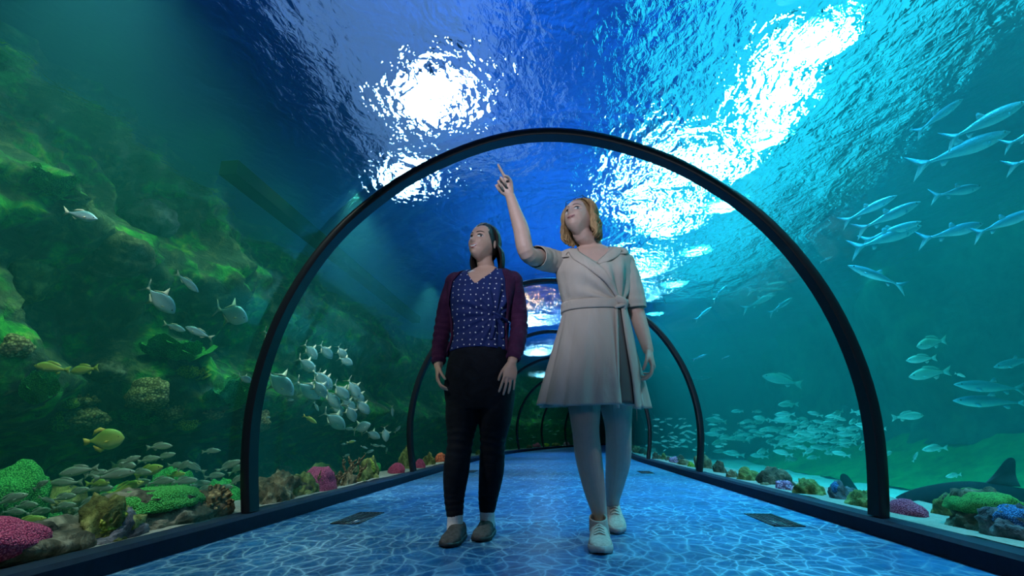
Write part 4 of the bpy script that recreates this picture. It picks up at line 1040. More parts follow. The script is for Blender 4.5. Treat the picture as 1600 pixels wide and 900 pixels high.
# ---- left ledge, from the near corner to the bend
o, c, sw, sh = rock(165, 872, 270, 62, RK_DARK, 'long dark crusted rock in the near left corner below the big pink coral', seed=2, depth_k=.55, amp=.45, ridge=.25, sub=5)
dome(100, 866, 210, 58, CR_PINK, 'big flat magenta-pink coral filling the near left corner of the tank', 3, z=.12, depth_k=.75, amp=.10, name='pink_coral')
o, c, sw, sh = rock(180, 846, 74, 62, RK_OLIVE, 'yellow-green lumpy coral rock between the big pink coral and the bright green one', seed=4, top=('lime_crust', CR_LIME, .78, .42), amp=.5, ridge=.3)
rock(228, 842, 80, 40, RK_GREY, 'rough grey-white rock beside the yellow-green lumpy coral rock', seed=31, depth_k=.6, amp=.5, ridge=.35)
o, c, sw, sh = rock(300, 822, 190, 52, RK_DARK, 'dark rock carrying the bright green coral, left of the near arch foot', seed=6, depth_k=.6, amp=.35, ridge=.3, top=('bright_green_coral', CR_GREEN, .86, .62), sub=5)
o, c, sw, sh = rock(368, 806, 60, 40, RK_BROWN, 'brown rock with cream-tipped knobbly coral touching the near left arch foot', seed=7)
k_ = put(nubs('knobbly_coral', CR_TAN, sw * .42, sw * .36, sh * .9, 60, sw * .045, 8), 'knobbly_coral', (0, -.01, sh * .35), o)
rock(434, 784, 44, 26, RK_BROWN, 'small brown rock just right of the near left arch foot', seed=41, amp=.5, ridge=.3)
rock(472, 777, 74, 38, RK_BROWN, 'brown crumbly rock left of the long pink coral', seed=9, amp=.5, ridge=.4)
rock(500, 772, 48, 28, RK_OLIVE, 'small olive rock at the left end of the long pink coral', seed=10, amp=.45, ridge=.3)
dome(537, 765, 78, 38, CR_PINK, 'long salmon-pink coral mound below the branching corals', 11, depth_k=.6, amp=.22, name='pink_coral')
for i, (px, py, h, n, sd, lb) in enumerate(((490, 762, 34, 3, 3, 'tall dark branching coral left of the long pink coral'), (512, 756, 26, 4, 5, 'pale branching coral standing behind the pink coral'),
        (530, 752, 22, 4, 8, 'short branching coral over the middle of the pink coral'), (549, 748, 42, 3, 12, 'tallest brown branching coral, right above the pink coral'))):
    p, s1 = base_size(px, py, h, .10); tag(put(branches('branching_coral', CR_DEAD, s1, sd, n, s1 * .07, .45), 'branching_coral', p + Vector((0, .04, -.04))), lb, 'coral', 'branching corals on the left ledge')
rock(566, 757, 28, 18, RK_BROWN, 'small brown rock under the right end of the long pink coral', seed=12)
dome(556, 735, 20, 11, CR_TAN, 'small round tan coral behind the right end of the long pink coral', 71, name='tan_coral')
o, c, sw, sh = rock(594, 748, 34, 32, RK_OLIVE, 'yellow-green pointed rock left of the small round pink coral', seed=13, amp=.4, ridge=.3, top=('lime_crust', CR_LIME, .7, .45))
rock(578, 752, 26, 16, RK_OLIVE, 'low olive rock in front of the yellow-green pointed rock', seed=14, amp=.5)
dome(617, 738, 28, 16, CR_PINK, 'small round pink coral left of the second arch foot', 15, name='pink_coral')
rock(634, 731, 24, 30, RK_OLIVE, 'pale scalloped rock shaped like a shell by the second arch foot', seed=16, amp=.35, ridge=.5)
dome(656, 731, 18, 15, CR_PINK, 'small pink coral just right of the second left arch foot', 17, name='pink_coral')
rock(673, 727, 22, 18, RK_OLIVE, 'olive rock between a pink and an orange coral behind the dark trousers', seed=18, amp=.5)
dome(688, 722, 20, 16, CR_ORANGE, 'small orange coral beside the trouser leg of the woman in navy', 19, name='orange_coral')
for i, (px, py, w, h, m, nm, lb) in enumerate(((739, 712, 12, 7, CR_PINK, 'pink_coral', 'tiny pink coral seen between the legs of the woman in navy'), (748, 708, 10, 6, RK_OLIVE, 'reef_rock', 'tiny olive rock seen between the legs of the woman in navy'),
        (800, 699, 10, 5, CR_TAN, 'tan_coral', 'tiny tan coral at the far end of the left ledge'), (812, 698, 14, 6, CR_PINK, 'pink_coral', 'tiny pink coral at the far end of the left ledge'),
        (826, 697, 12, 5, CR_LIME, 'lime_coral', 'tiny yellow-green coral at the far end of the left ledge'), (838, 696, 11, 5, RK_BROWN, 'reef_rock', 'tiny brown rock by the far arch foot'), (862, 696, 14, 5, RK_OLIVE, 'reef_rock', 'tiny olive rock beyond the far arch foot'), (876, 695, 10, 5, CR_LILAC, 'lilac_coral', 'tiny lilac coral at the bend'))):
    p = at_z(px, py, .09); s_, u_ = s_of(p); p = pt(min(s_, 24.5), -1.85 if True else u_, .07); k = depth(p) / FPX
    q = at_z(px, py, .09)
    tag(put(blob_mesh(nm, w * k / 2, w * k / 2, h * k, 50 + i, .3, m, sub=3), nm, p), lb, 'coral' if 'coral' in nm else 'rock')
# ---- right ledge
rows_r = [
    (1526, 822, 112, 54, RK_DARK, 'big dark rock topped with green maze coral in front of the shark', ('green_maze_coral', CR_MAZE, .92, .55)),
    (1590, 842, 92, 50, RK_GREY, 'dark rock with a blue crust at the near right corner', ('blue_crust', CR_BLUE, .75, .55)),
    (1478, 800, 40, 26, RK_OLIVE, 'small olive rock left of the green maze coral', None),
    (1340, 788, 48, 26, RK_OLIVE, 'olive-brown rock just left of the near right arch foot', None),
    (1303, 778, 30, 26, RK_GREY, 'grey rock with a blue crust between two olive rocks', ('blue_crust', CR_BLUE, .7, .5)),
    (1322, 770, 26, 12, RK_GREY, 'low bluish rock behind the olive-brown rock', None),
    (1250, 772, 44, 26, RK_OLIVE, 'round speckled olive rock right of the small pink coral', None),
    (1214, 756, 48, 26, RK_DARK, 'dark black-and-white speckled rock on the sand ledge', None),
    (1196, 758, 14, 7, RK_BROWN, 'pebble-sized brown rock below the dark speckled rock', None),
    (1169, 748, 32, 18, RK_OLIVE, 'mossy low rock left of the dark speckled rock', None),
    (1144, 744, 16, 12, RK_BROWN, 'small round brown rock between two mossy rocks', None),
    (1126, 738, 18, 20, RK_DARK, 'upright mossy rock standing alone on the sand', None),
    (1100, 731, 26, 22, RK_BROWN, 'brown rock behind the foot of the second right arch', None),
    (1080, 729, 10, 9, CR_LIME, 'tiny pale green coral left of the second right arch foot', None),
    (1068, 726, 22, 9, RK_BROWN, 'flat brown rock left of the pale green coral', None),
    (1065, 719, 12, 9, RK_DARK, 'tiny dark mossy rock behind the flat brown rock', None),
    (1054, 722, 14, 10, CR_LILAC, 'tiny lilac coral in the far right row', None),
    (1045, 720, 9, 8, RK_BROWN, 'tiny brown rock left of the lilac coral', None),
    (1038, 717, 8, 9, RK_OLIVE, 'tiny olive rock in the far right row', None),
    (1024, 716, 9, 11, RK_DARK, 'tiny dark rock right of the third right arch foot', None),
    (1031, 716, 7, 7, RK_BROWN, 'tiniest brown rock beside the tiny dark rock', None),
    (1004, 708, 10, 9, RK_DARK, 'tiny dark rock left of the third right arch foot', None),
    (996, 707, 12, 11, CR_TAN, 'tiny tan coral beside the hem of the beige dress', None),
    (988, 704, 9, 9, RK_OLIVE, 'tiny olive rock beside the knee of the woman in beige', None),
    (1010, 710, 7, 6, RK_BROWN, 'tiny brown rock at the third right arch foot', None),
]
for i, (px, py, w, h, m, lb, top) in enumerate(rows_r):
    cr_ = m in (CR_LIME, CR_LILAC, CR_TAN); nm = {CR_LIME.name: 'lime_coral', CR_LILAC.name: 'lilac_coral', CR_TAN.name: 'tan_coral'}.get(m.name, 'reef_rock')
    rock(px, py, w, h, m, lb, 'coral' if cr_ else 'rock', 60 + i, name=nm, top=top, amp=.38 if w > 30 else .3, ridge=.3, sub=5 if w > 80 else 4)
dome(1402, 798, 66, 22, CR_PINK, 'flat pink coral just right of the near right arch foot', 21, name='pink_coral', depth_k=.6)
dome(1214, 764, 26, 15, CR_LILAC, 'small pinkish-lilac coral below the dark speckled rock', 22, name='lilac_coral', amp=.3, ridge=.3)
# ---- reef growth on the left rock face
wall_x = -3.55
def on_wall(px, py, x=None):      # first point of the sight line on the reef face
    d = ray(px, py)
    for k in np.arange(1.5, 9, .02):
        p = CAM + d * k; s_, u_ = s_of(p)
        if u_ < -2.0 and u_ <= -abs(s_of(left_wall(s_, p[2]))[1]) + .03: return Vector(p)
    return at_x(px, py, -3.5)
GROW = [ # px, py, w, h, kind, mat, label
    (232, 618, 60, 46, 'blob', CR_TAN, 'round brown coral head on the reef, above the lone disc-shaped fish'),
    (132, 656, 66, 30, 'blob', CR_TAN, 'flat tan coral plate above the lone disc-shaped fish, to its left'),
    (110, 631, 24, 14, 'blob', CR_LIME, 'small bright yellow coral knob on the left reef'),
    (355, 630, 92, 56, 'leaf', CR_LEAF, 'large bright green leafy coral left of the near arch rib'),
    (50, 622, 96, 70, 'leaf', CR_LEAF, 'green leafy coral at the left edge under the two yellow-lit fish'),
    (215, 662, 100, 26, 'leaf', CR_LEAF, 'low green leafy coral strip under the round brown coral head'),
    (275, 560, 130, 50, 'leaf', CR_LEAF, 'wide bright green leafy bush below the two slim striped fish'),
    (95, 660, 30, 26, 'blob', CR_LIME, 'yellow-green coral knob left of the flat tan plate'),
    (268, 646, 34, 22, 'nub', CR_TAN, 'cream-dotted knobbly coral right of the round brown head'),
    (292, 664, 30, 18, 'nub', CR_LIME, 'cream-dotted knobbly coral low on the reef beside the green strip'),
    (335, 648, 26, 16, 'nub', CR_TAN, 'tan knobbly coral under the large green leafy coral'),
    (130, 628, 34, 16, 'nub', CR_TAN, 'knobbly coral beside the bright yellow knob'),
    (232, 348, 80, 52, 'blob', RK_GREY, 'grey-violet boulder jutting from the upper reef wall'),
    (184, 402, 96, 60, 'blob', RK_DARK, 'dark rounded boulder with mossy rim below the grey-violet one'),
    (30, 430, 90, 100, 'blob', RK_OLIVE, 'large olive boulder at the left edge of the reef wall'),
    (70, 300, 110, 60, 'leaf', CR_LEAF, 'leafy green growth high on the reef wall at the left edge'),
    (300, 590, 60, 30, 'leaf', CR_LIME, 'yellow-green leafy tuft under the wide green bush'),
    (20, 545, 50, 34, 'blob', CR_TAN, 'brown coral head at the left edge beside the yellow-lit fish'),
    (165, 585, 60, 30, 'blob', RK_DARK, 'dark reef boulder right of the two yellow-lit fish'),
    (400, 660, 44, 30, 'blob', CR_TAN, 'tan coral head half hidden by the near arch rib'),
    (430, 640, 36, 24, 'leaf', CR_LEAF, 'small green coral fan just inside the near arch rib'),
    (456, 735, 34, 20, 'nub', CR_LEAF, 'green finger coral low behind the ledge, right of the near arch rib'),
    (440, 745, 40, 22, 'blob', CR_TAN, 'tan coral mound low behind the ledge, right of the near arch rib'),
]
for i, (px, py, w, h, kd, m, lb) in enumerate(GROW):
    p = on_wall(px, py); k = depth(p) / FPX; sd = 90 + i
    if kd == 'blob': me = blob_mesh('coral', w * k / 2, w * k / 2 * .8, h * k * .6, sd, .25, m, flat=.8, ridge=.2); nm = 'reef_boulder' if m in (RK_GREY, RK_DARK, RK_OLIVE) else 'coral_head'
    elif kd == 'leaf': me = leaves('coral', m, h * k * .75, 34, sd); nm = 'leafy_coral'
    else: me = nubs('coral', m, w * k / 2, w * k / 2, h * k * .6, 40, w * k * .05, sd); nm = 'knobbly_coral'
    o = put(me, nm, p)
    if kd == 'leaf': o.scale = (max(.7, w / h * .55), max(.7, w / h * .55), .9)
    tag(o, lb, 'rock' if 'boulder' in nm else 'coral')
# green-lit rocks on the tank floor under the fish school
for i, (px, py, w, h, m, lb) in enumerate(((44, 815, 90, 40, CR_LEAF, 'green algae-covered boulder behind the big pink coral'), (118, 812, 80, 34, CR_LEAF, 'green boulder right behind the big pink coral under the grunt school'),
        (25, 760, 80, 50, CR_LEAF, 'green lumpy coral boulder at the left edge among the grunts'), (180, 780, 70, 34, CR_LEAF, 'green boulder in the middle of the grunt school'),
        (270, 752, 60, 34, CR_LEAF, 'green coral boulder behind the bright green coral'), (90, 775, 70, 34, RK_OLIVE, 'olive boulder among the grunts at left'),
        (345, 770, 60, 30, CR_LEAF, 'green boulder behind the knobbly brown rock'), (500, 742, 50, 22, RK_OLIVE, 'olive boulder low behind the branching corals'), (578, 730, 34, 18, CR_LEAF, 'teal-green boulder behind the yellow-green pointed rock'))):
    p = at_x(px, py, -2.95); k = depth(p) / FPX
    tag(put(blob_mesh('reef_boulder', w * k / 2, w * k / 2, h * k * 1.1, 130 + i, .3, m, ridge=.3, sub=4), 'reef_boulder', (p.x, p.y, max(-.40, p.z - h * k * .6))), lb, 'rock')
# ================================================================ FISH
def fishmat(name, back, side, belly, rough=.35, metal=.25, spec=.5):
    t = NT(name); gz = t.n('SeparateXYZ'); t.link(t.coord('Generated'), gz.inputs[0])
    n = t.noise(t.coord(), 22, 3); z = t.math('MULTIPLY_ADD', n, .12, gz.outputs[2])
    vo = t.n('TexVoronoi'); t.link(t.coord(), vo.inputs[0]); vo.inputs['Scale'].default_value = 70
    t.bsdf(t.ramp(z, [(0.25, belly), (0.55, side), (0.85, back)]), rough, metal, t.bump(vo.outputs[0], .25 if spec > .2 else 0.0, .01), spec); return t.m
F_SILVER = fishmat('silver_scales', (0.16, 0.38, 0.42), (0.42, 0.70, 0.76), (0.70, 0.85, 0.88)); F_FIN = plain('pale_fin', (0.62, 0.66, 0.50), .5)
F_BLUE = fishmat('blue_silver_scales', (0.06, 0.26, 0.42), (0.26, 0.55, 0.72), (0.60, .80, .90)); F_GRUNT = fishmat('grey_green_scales', (0.16, 0.24, 0.18), (0.38, 0.48, 0.38), (0.55, 0.60, 0.50), .5, .1)
F_YEL = fishmat('yellow_green_scales', (0.22, 0.36, 0.05), (0.50, 0.62, 0.12), (0.62, 0.66, 0.30), .5, .05); F_YFIN = plain('yellow_fin', (0.70, 0.55, 0.10), .5)
F_SHARK = fishmat('shark_skin', (0.004, 0.007, 0.011), (0.006, 0.010, 0.015), (0.05, 0.06, 0.07), .9, 0, .05); F_EYE = plain('fish_eye', (0.01, 0.01, 0.01), .15)
F_TEAL = fishmat('pale_teal_scales', (0.30, 0.50, 0.45), (0.50, 0.72, 0.66), (0.7, 0.8, 0.75), .5, .1)

def loft_fish(top, bot, wid, N=16, S=12, bend=0.0, xs=None):
    """profile functions of x in 0..1 (nose..tail root) over body part; nose at +x"""
    M_ = Mesh(); rows = []
    for i in range(N + 1):
        t = i / N; t = t ** 1.0; u = 0.003 + 0.997 * t
        zt, zb, w = top(u), bot(u), wid(u); cz = (zt + zb) / 2; hz = (zt - zb) / 2
        rows.append([(0.5 - u * .82, w * math.cos(a) + bend * math.sin((u - .3) * 3) , cz + hz * math.sin(a)) for a in [2 * math.pi * k / S for k in range(S)]])
    M_.grid(rows, 0, True); M_.f += [tuple(range(S)), tuple(range(N * S, N * S + S))]; M_.mi += [0, 0]
    return M_
def fin(M_, pts, th=0.006, yoff=0.0, tilt=None, mi=1):
    """flat fin: outline of (x, z), lens-thick"""
    c = np.mean(pts, axis=0); n = len(pts); v = []
    for sg in (-1, 1):
        for x, z in pts: v.append((x, yoff + sg * th * .25, z))
        v.append((c[0], yoff + sg * th, c[1]))
    f = []
    for k in range(n):
        j = (k + 1) % n; f.append((k, j, n)); f.append((n + 1 + j, n + 1 + k, 2 * n + 1)); f.append((j, k, n + 1 + k, n + 1 + j))
    if tilt: 
        ax, px_, pz_, ang = tilt; Rm = Matrix.Rotation(R(ang), 3, ax)
        v = [tuple(Rm @ (Vector(p) - Vector((px_, yoff, pz_))) + Vector((px_, yoff, pz_))) for p in v]
    M_.add(v, f, mi)
def ip(*kv):
    xs, ys = [a for a, b in kv], [b for a, b in kv]; m = len(xs)
    d = np.gradient(np.array(ys, float), np.array(xs, float))
    def fn(u):
        i = max(0, min(m - 2, int(np.searchsorted(xs, u) - 1))); h = xs[i + 1] - xs[i]; t = (u - xs[i]) / h
        return (2 * t ** 3 - 3 * t * t + 1) * ys[i] + (t ** 3 - 2 * t * t + t) * h * d[i] + (-2 * t ** 3 + 3 * t * t) * ys[i + 1] + (t ** 3 - t * t) * h * d[i + 1]
    return fn
FISH = {}
def spec(kind):
    if kind == 'pompano': return dict(top=ip((0, .0), (.08, .10), (.25, .21), (.5, .255), (.72, .18), (.9, .06), (1, .028)), bot=ip((0, -.03), (.08, -.09), (.25, -.18), (.5, -.235), (.72, -.17), (.9, -.055), (1, -.028)), wid=ip((0, .004), (.12, .045), (.4, .07), (.8, .03), (1, .012)),
        fins=[('tail_fin', [(-.31, .018), (-.40, .06), (-.54, .24), (-.50, .22), (-.41, .07), (-.385, .0), (-.41, -.07), (-.50, -.22), (-.54, -.24), (-.40, -.06), (-.31, -.018)]), ('dorsal_fin', [(.10, .235), (.02, .26), (-.07, .43), (-.075, .40), (-.045, .26), (-.10, .22), (-.26, .09), (-.27, .06), (-.1, .18)]),
              ('anal_fin', [(.0, -.22), (-.05, -.23), (-.16, -.40), (-.15, -.36), (-.10, -.22), (-.26, -.09), (-.27, -.06), (-.1, -.16)])], eye=(.40, .035, .052, .020), pect=(.24, -.03, .11))
    if kind == 'silver': return dict(top=ip((0, .0), (.1, .035), (.3, .068), (.5, .072), (.75, .042), (.92, .018), (1, .016)), bot=ip((0, -.01), (.1, -.038), (.3, -.072), (.5, -.075), (.75, -.042), (.92, -.018), (1, -.016)), wid=ip((0, .003), (.15, .034), (.4, .048), (.8, .02), (1, .008)),
        fins=[('tail_fin', [(-.31, .013), (-.39, .045), (-.54, .135), (-.52, .115), (-.42, .03), (-.40, 0), (-.42, -.03), (-.52, -.115), (-.54, -.135), (-.39, -.045), (-.31, -.013)]), ('dorsal_fin', [(.06, .065), (.0, .125), (-.03, .12), (-.05, .062)]), ('anal_fin', [(-.14, -.05), (-.20, -.09), (-.23, -.085), (-.23, -.03)])], eye=(.42, .012, .032, .012), pect=(.26, -.035, .085))
    if kind == 'grunt': return dict(top=ip((0, .0), (.1, .06), (.3, .135), (.5, .14), (.75, .085), (.92, .04), (1, .034)), bot=ip((0, -.02), (.1, -.07), (.3, -.115), (.5, -.118), (.75, -.075), (.92, -.04), (1, -.034)), wid=ip((0, .004), (.15, .045), (.4, .062), (.8, .028), (1, .010)),
        fins=[('tail_fin', [(-.31, .03), (-.40, .08), (-.50, .13), (-.46, .03), (-.45, 0), (-.46, -.03), (-.50, -.13), (-.40, -.08), (-.31, -.03)]), ('dorsal_fin', [(.20, .12), (.12, .19), (0, .185), (-.12, .165), (-.22, .10), (-.24, .06), (0, .12)]), ('anal_fin', [(-.08, -.10), (-.14, -.16), (-.20, -.13), (-.23, -.06)])], eye=(.40, .03, .045, .016), pect=(.22, -.03, .12))
    if kind == 'disc': return dict(top=ip((0, .0), (.08, .12), (.3, .25), (.55, .27), (.8, .14), (.95, .05), (1, .04)), bot=ip((0, -.03), (.08, -.13), (.3, -.25), (.55, -.27), (.8, -.14), (.95, -.05), (1, -.04)), wid=ip((0, .006), (.15, .07), (.4, .10), (.8, .04), (1, .012)),
        fins=[('tail_fin', [(-.31, .035), (-.42, .09), (-.48, .10), (-.47, 0), (-.48, -.10), (-.42, -.09), (-.31, -.035)]), ('dorsal_fin', [(.12, .25), (-.05, .34), (-.2, .28), (-.26, .12), (-.1, .22)]), ('anal_fin', [(.02, -.25), (-.1, -.33), (-.22, -.26), (-.26, -.12), (-.1, -.2)])], eye=(.38, .05, .07, .022), pect=(.2, -.03, .14))
    if kind == 'slim': return dict(top=ip((0, .0), (.1, .055), (.3, .12), (.5, .125), (.75, .075), (.92, .03), (1, .022)), bot=ip((0, -.01), (.1, -.06), (.3, -.12), (.5, -.125), (.75, -.075), (.92, -.03), (1, -.022)), wid=ip((0, .004), (.15, .036), (.4, .052), (.8, .024), (1, .008)),
        fins=[('tail_fin', [(-.31, .02), (-.40, .08), (-.50, .14), (-.42, .02), (-.41, 0), (-.42, -.02), (-.50, -.14), (-.40, -.08), (-.31, -.02)]), ('dorsal_fin', [(.14, .12), (.05, .155), (-.12, .13), (-.22, .07), (0, .11)]), ('anal_fin', [(-.05, -.11), (-.12, -.14), (-.22, -.06)])], eye=(.41, .02, .036, .014), pect=(.24, -.02, .09))
def make_fish(name, kind, body, finm, bend=0.0, parts=True, N=16, S=12, eye=True):
    sp = spec(kind); M_ = loft_fish(sp['top'], sp['bot'], sp['wid'], N, S, bend)
    yb = lambda x: bend * math.sin(((0.5 - x) / .82 - .3) * 3)
    def mk(Mx, nm, mats, parent=None):
        v = Mx.v; me = bpy.data.meshes.new(nm); me.from_pydata(v, [], Mx.f); me.polygons.foreach_set('use_smooth', [True] * len(me.polygons)); me.polygons.foreach_set('material_index', Mx.mi)
        for m in mats: me.materials.append(m)
        bm = bmesh.new(); bm.from_mesh(me); bmesh.ops.recalc_face_normals(bm, faces=bm.faces); bm.to_mesh(me); bm.free()
        o = bpy.data.objects.new(nm, me)
        if parent is not None: o.parent = parent
        return o
    kids = []
    if not parts:
        for nm, pts in sp['fins']: fin(M_, pts, .007, yb(np.mean([p[0] for p in pts])))
        x, z, L = sp['pect']
        for sg in (-1, 1): fin(M_, [(x, z + .015), (x - L * .6, z + .02), (x - L, z - .02), (x - L * .5, z - .03)], .004, sg * sp['wid']((.5 - x) / .82) * .9 + yb(x), ('Z', x, z, sg * -25))
        if eye:
            ex, ez, ey, er = sp['eye']
            for sg in (-1, 1): M_.ball((ex, sg * ey * .8 + yb(ex), ez), (er, er * .5, er), None, 8, 6, 2)
        return mk(M_, name, [body, finm, F_EYE]), []
    root = mk(M_, name, [body])
    for nm, pts in sp['fins']:
        Mx = Mesh(); fin(Mx, pts, .007, yb(np.mean([p[0] for p in pts])), None, 0); kids.append(mk(Mx, nm, [finm], root))
    x, z, L = sp['pect']; ex, ez, ey, er = sp['eye']
    for sg in (-1, 1):
        Mx = Mesh(); fin(Mx, [(x, z + .015), (x - L * .6, z + .02), (x - L, z - .02), (x - L * .5, z - .03)], .004, sg * sp['wid']((.5 - x) / .82) * .9 + yb(x), ('Z', x, z, sg * -25), 0); kids.append(mk(Mx, 'pectoral_fin', [finm], root))
        Mx = Mesh(); Mx.ball((ex, sg * ey * .72 + yb(ex), ez), (er, er * .6, er), None, 10, 8, 0); kids.append(mk(Mx, 'eye', [F_EYE], root))
    return root, kids
def clone(proto):
    root, kids = proto; r = root.copy(); COL.objects.link(r)
    for k in kids:
        c = k.copy(); c.parent = r; COL.objects.link(c)
    return r
def pose(o, C, ang, face, L, turn=0.0, roll=0.0):
    """C world centre; ang: tilt in the picture (degrees, nose above tail on the facing side is positive); face +1 nose to the right; turn: swing towards (+) or away from the viewer"""
    a = R(ang); x = np.array(AR) * math.cos(a) * face + np.array(AU) * math.sin(a); x = x * math.cos(R(turn)) - np.array(AF) * math.sin(R(turn))
    up = np.array(AU) * math.cos(a) - np.array(AR) * math.sin(a) * face; z = up - x * (up @ x); z /= np.linalg.norm(z); y = np.cross(z, x)
    z, y = z * math.cos(R(roll)) + y * math.sin(R(roll)), y * math.cos(R(roll)) - z * math.sin(R(roll))
    k = L / max(.35, math.cos(R(turn))); Mx = Matrix.Identity(4)
    for i in range(3): Mx[i][0] = x[i] * k; Mx[i][1] = y[i] * k; Mx[i][2] = z[i] * k; Mx[i][3] = C[i]
    o.matrix_world = Mx
def school(items, protos, x, jit, label, cat, group, seed, turn=18, name=None):
    """items: (px, py, length in picture units, tilt, facing[, label])"""
    rng = random.Random(seed); out = []
    for i, it in enumerate(items):
        px, py, ln, ang, fc = it[:5]; C = at_x(px, py, x + rng.uniform(-jit, jit)) if callable(x) is False else x(px, py, rng)
        o = clone(protos[rng.randrange(len(protos))]); pose(o, C, ang, fc, ln * depth(C) / FPX, rng.uniform(-turn, turn))
        tag(o, it[5] if len(it) > 5 else label, cat, group if len(it) <= 5 or group else None); out.append(o)
    return out
P_POMP = [make_fish('pompano', 'pompano', F_SILVER, F_FIN, b) for b in (-.02, .02)]
P_SLIM = [make_fish('slim_fish', 'slim', F_SILVER, F_FIN, b) for b in (.0, .02)]
P_YTAIL = [make_fish('yellow_tailed_fish', 'slim', F_YEL, F_YFIN, .01)]
P_GRUNT = [make_fish('grunt', 'grunt', F_GRUNT, F_GRUNT, b) for b in (-.02, .0, .025)]
P_YGR = [make_fish('grunt', 'grunt', F_YEL, F_YEL, .0)]  # lit copy of the grunt: yellow light put into the scale colour
P_DISC = [make_fish('disc_fish', 'disc', F_YEL, F_YFIN, .0)]
P_LONG = [make_fish('milkfish', 'silver', F_BLUE, F_BLUE, b) for b in (-.03, .0, .035)]
P_SMALL = [make_fish('small_fish', 'grunt', F_TEAL, F_TEAL, b, False, 10, 8, True) for b in (-.02, .02)]
P_TINY = [make_fish('tiny_fish', 'slim', F_TEAL, F_TEAL, .01, False, 8, 8, False)]

POMP = [(421, 527, 32, -45, 1, 'silver pompano half hidden by the left side of the near arch rib'), (485, 549, 32, -50, 1, 'topmost pompano of the school, nearest the arch rib'), (509, 549, 30, -55, 1, 'second topmost pompano, to the right of the first'),
        (534, 551, 26, -65, 1, 'top right pompano of the school'), (540, 564, 25, -25, 1), (479, 570, 36, -38, 1), (500, 591, 38, -45, 1), (437, 598, 58, -40, 1, 'large pompano cut by the inner edge of the near arch rib'),
        (481, 609, 46, -42, 1), (499, 606, 36, -58, 1), (507, 595, 36, -50, 1), (519, 623, 38, -55, 1), (533, 612, 36, -50, 1), (552, 607, 36, -58, 1), (559, 619, 33, -62, 1), (566, 635, 32, -50, 1), (543, 631, 30, -45, 1),
        (548, 645, 32, -70, 1), (527, 637, 30, -60, 1), (522, 657, 44, -38, 1, 'lowest large pompano of the school, tail raised'), (565, 668, 32, 25, 1, 'pompano below the school swimming up to the right'), (582, 679, 26, -28, 1, 'small pompano under the school heading right'), (602, 678, 24, -80, 1, 'small pompano hanging nose down beside the second arch rib'), (383, 592, 22, -30, 1, 'small pompano just left of the near arch rib'),
        (250, 468, 56, -52, 1, 'big pompano nose down over the dark reef, left of the arch'), (362, 491, 60, -18, 1, 'big pompano heading right with tall tail, left of the arch')]
def x_pomp(px, py, rng): return at_x(px, py, -2.35 - rng.uniform(0, .35) if px > 440 else -2.6)
school(POMP, P_POMP, x_pomp, 0, 'silver pompano in the thick of the school inside the near arch', 'fish', 'pompano school', 11, 15)
SL = [(292, 441, 44, -45, 1, 'slim silver fish with green forked tail above the two big pompano'), (272, 511, 38, -18, 1, 'slender bluish fish below the big nose-down pompano'), (312, 520, 46, 25, -1, 'striped pale fish facing left below the big pompano'),
      (125, 336, 62, -12, 1, 'lone slender fish before the upper reef wall'), (494, 635, 17, -65, 1, 'tiny yellowish fish under the pompano school'), (548, 670, 20, -5, -1, 'small bluish fish heading left beside the upturned pompano'), (613, 642, 18, -85, 1, 'thin fish hanging nose down beside the second arch rib'),
      (621, 671, 17, 50, 1, 'thin fish swimming steeply up beside the second arch rib'), (538, 694, 10, 0, -1), (549, 690, 14, 5, 1), (569, 699, 12, -25, 1), (586, 696, 15, -10, 1), (597, 697, 12, 0, 1), (577, 706, 16, 22, 1), (604, 704, 11, 80, 1), (541, 712, 13, 25, 1), (453, 625, 14, 5, 1), (418, 652, 9, 0, 1)]
school(SL, P_SLIM, -2.55, .2, 'tiny pale fish low behind the branching corals', 'fish', 'small fish by the left arches', 12)
school([(484, 655, 26, -28, 1, 'small yellow-tailed fish below the pompano school'), (548, 691, 14, 15, 1, 'tiny yellow fish above the branching corals')], P_YTAIL, -2.4, .1, '', 'fish', None, 13, 5)
school([(162, 687, 58, 5, 1, 'round yellow-green disc-shaped fish alone above the grunt school')], P_DISC, -2.8, 0, '', 'fish', None, 14, 20)
school([(82, 575, 58, 8, -1, 'yellow-lit fish at left of the pair on the reef'), (132, 578, 54, -8, -1, 'yellow-lit fish at right of the pair on the reef')], P_YGR, -2.9, .05, '', 'fish', 'pair of yellow fish', 15, 10)
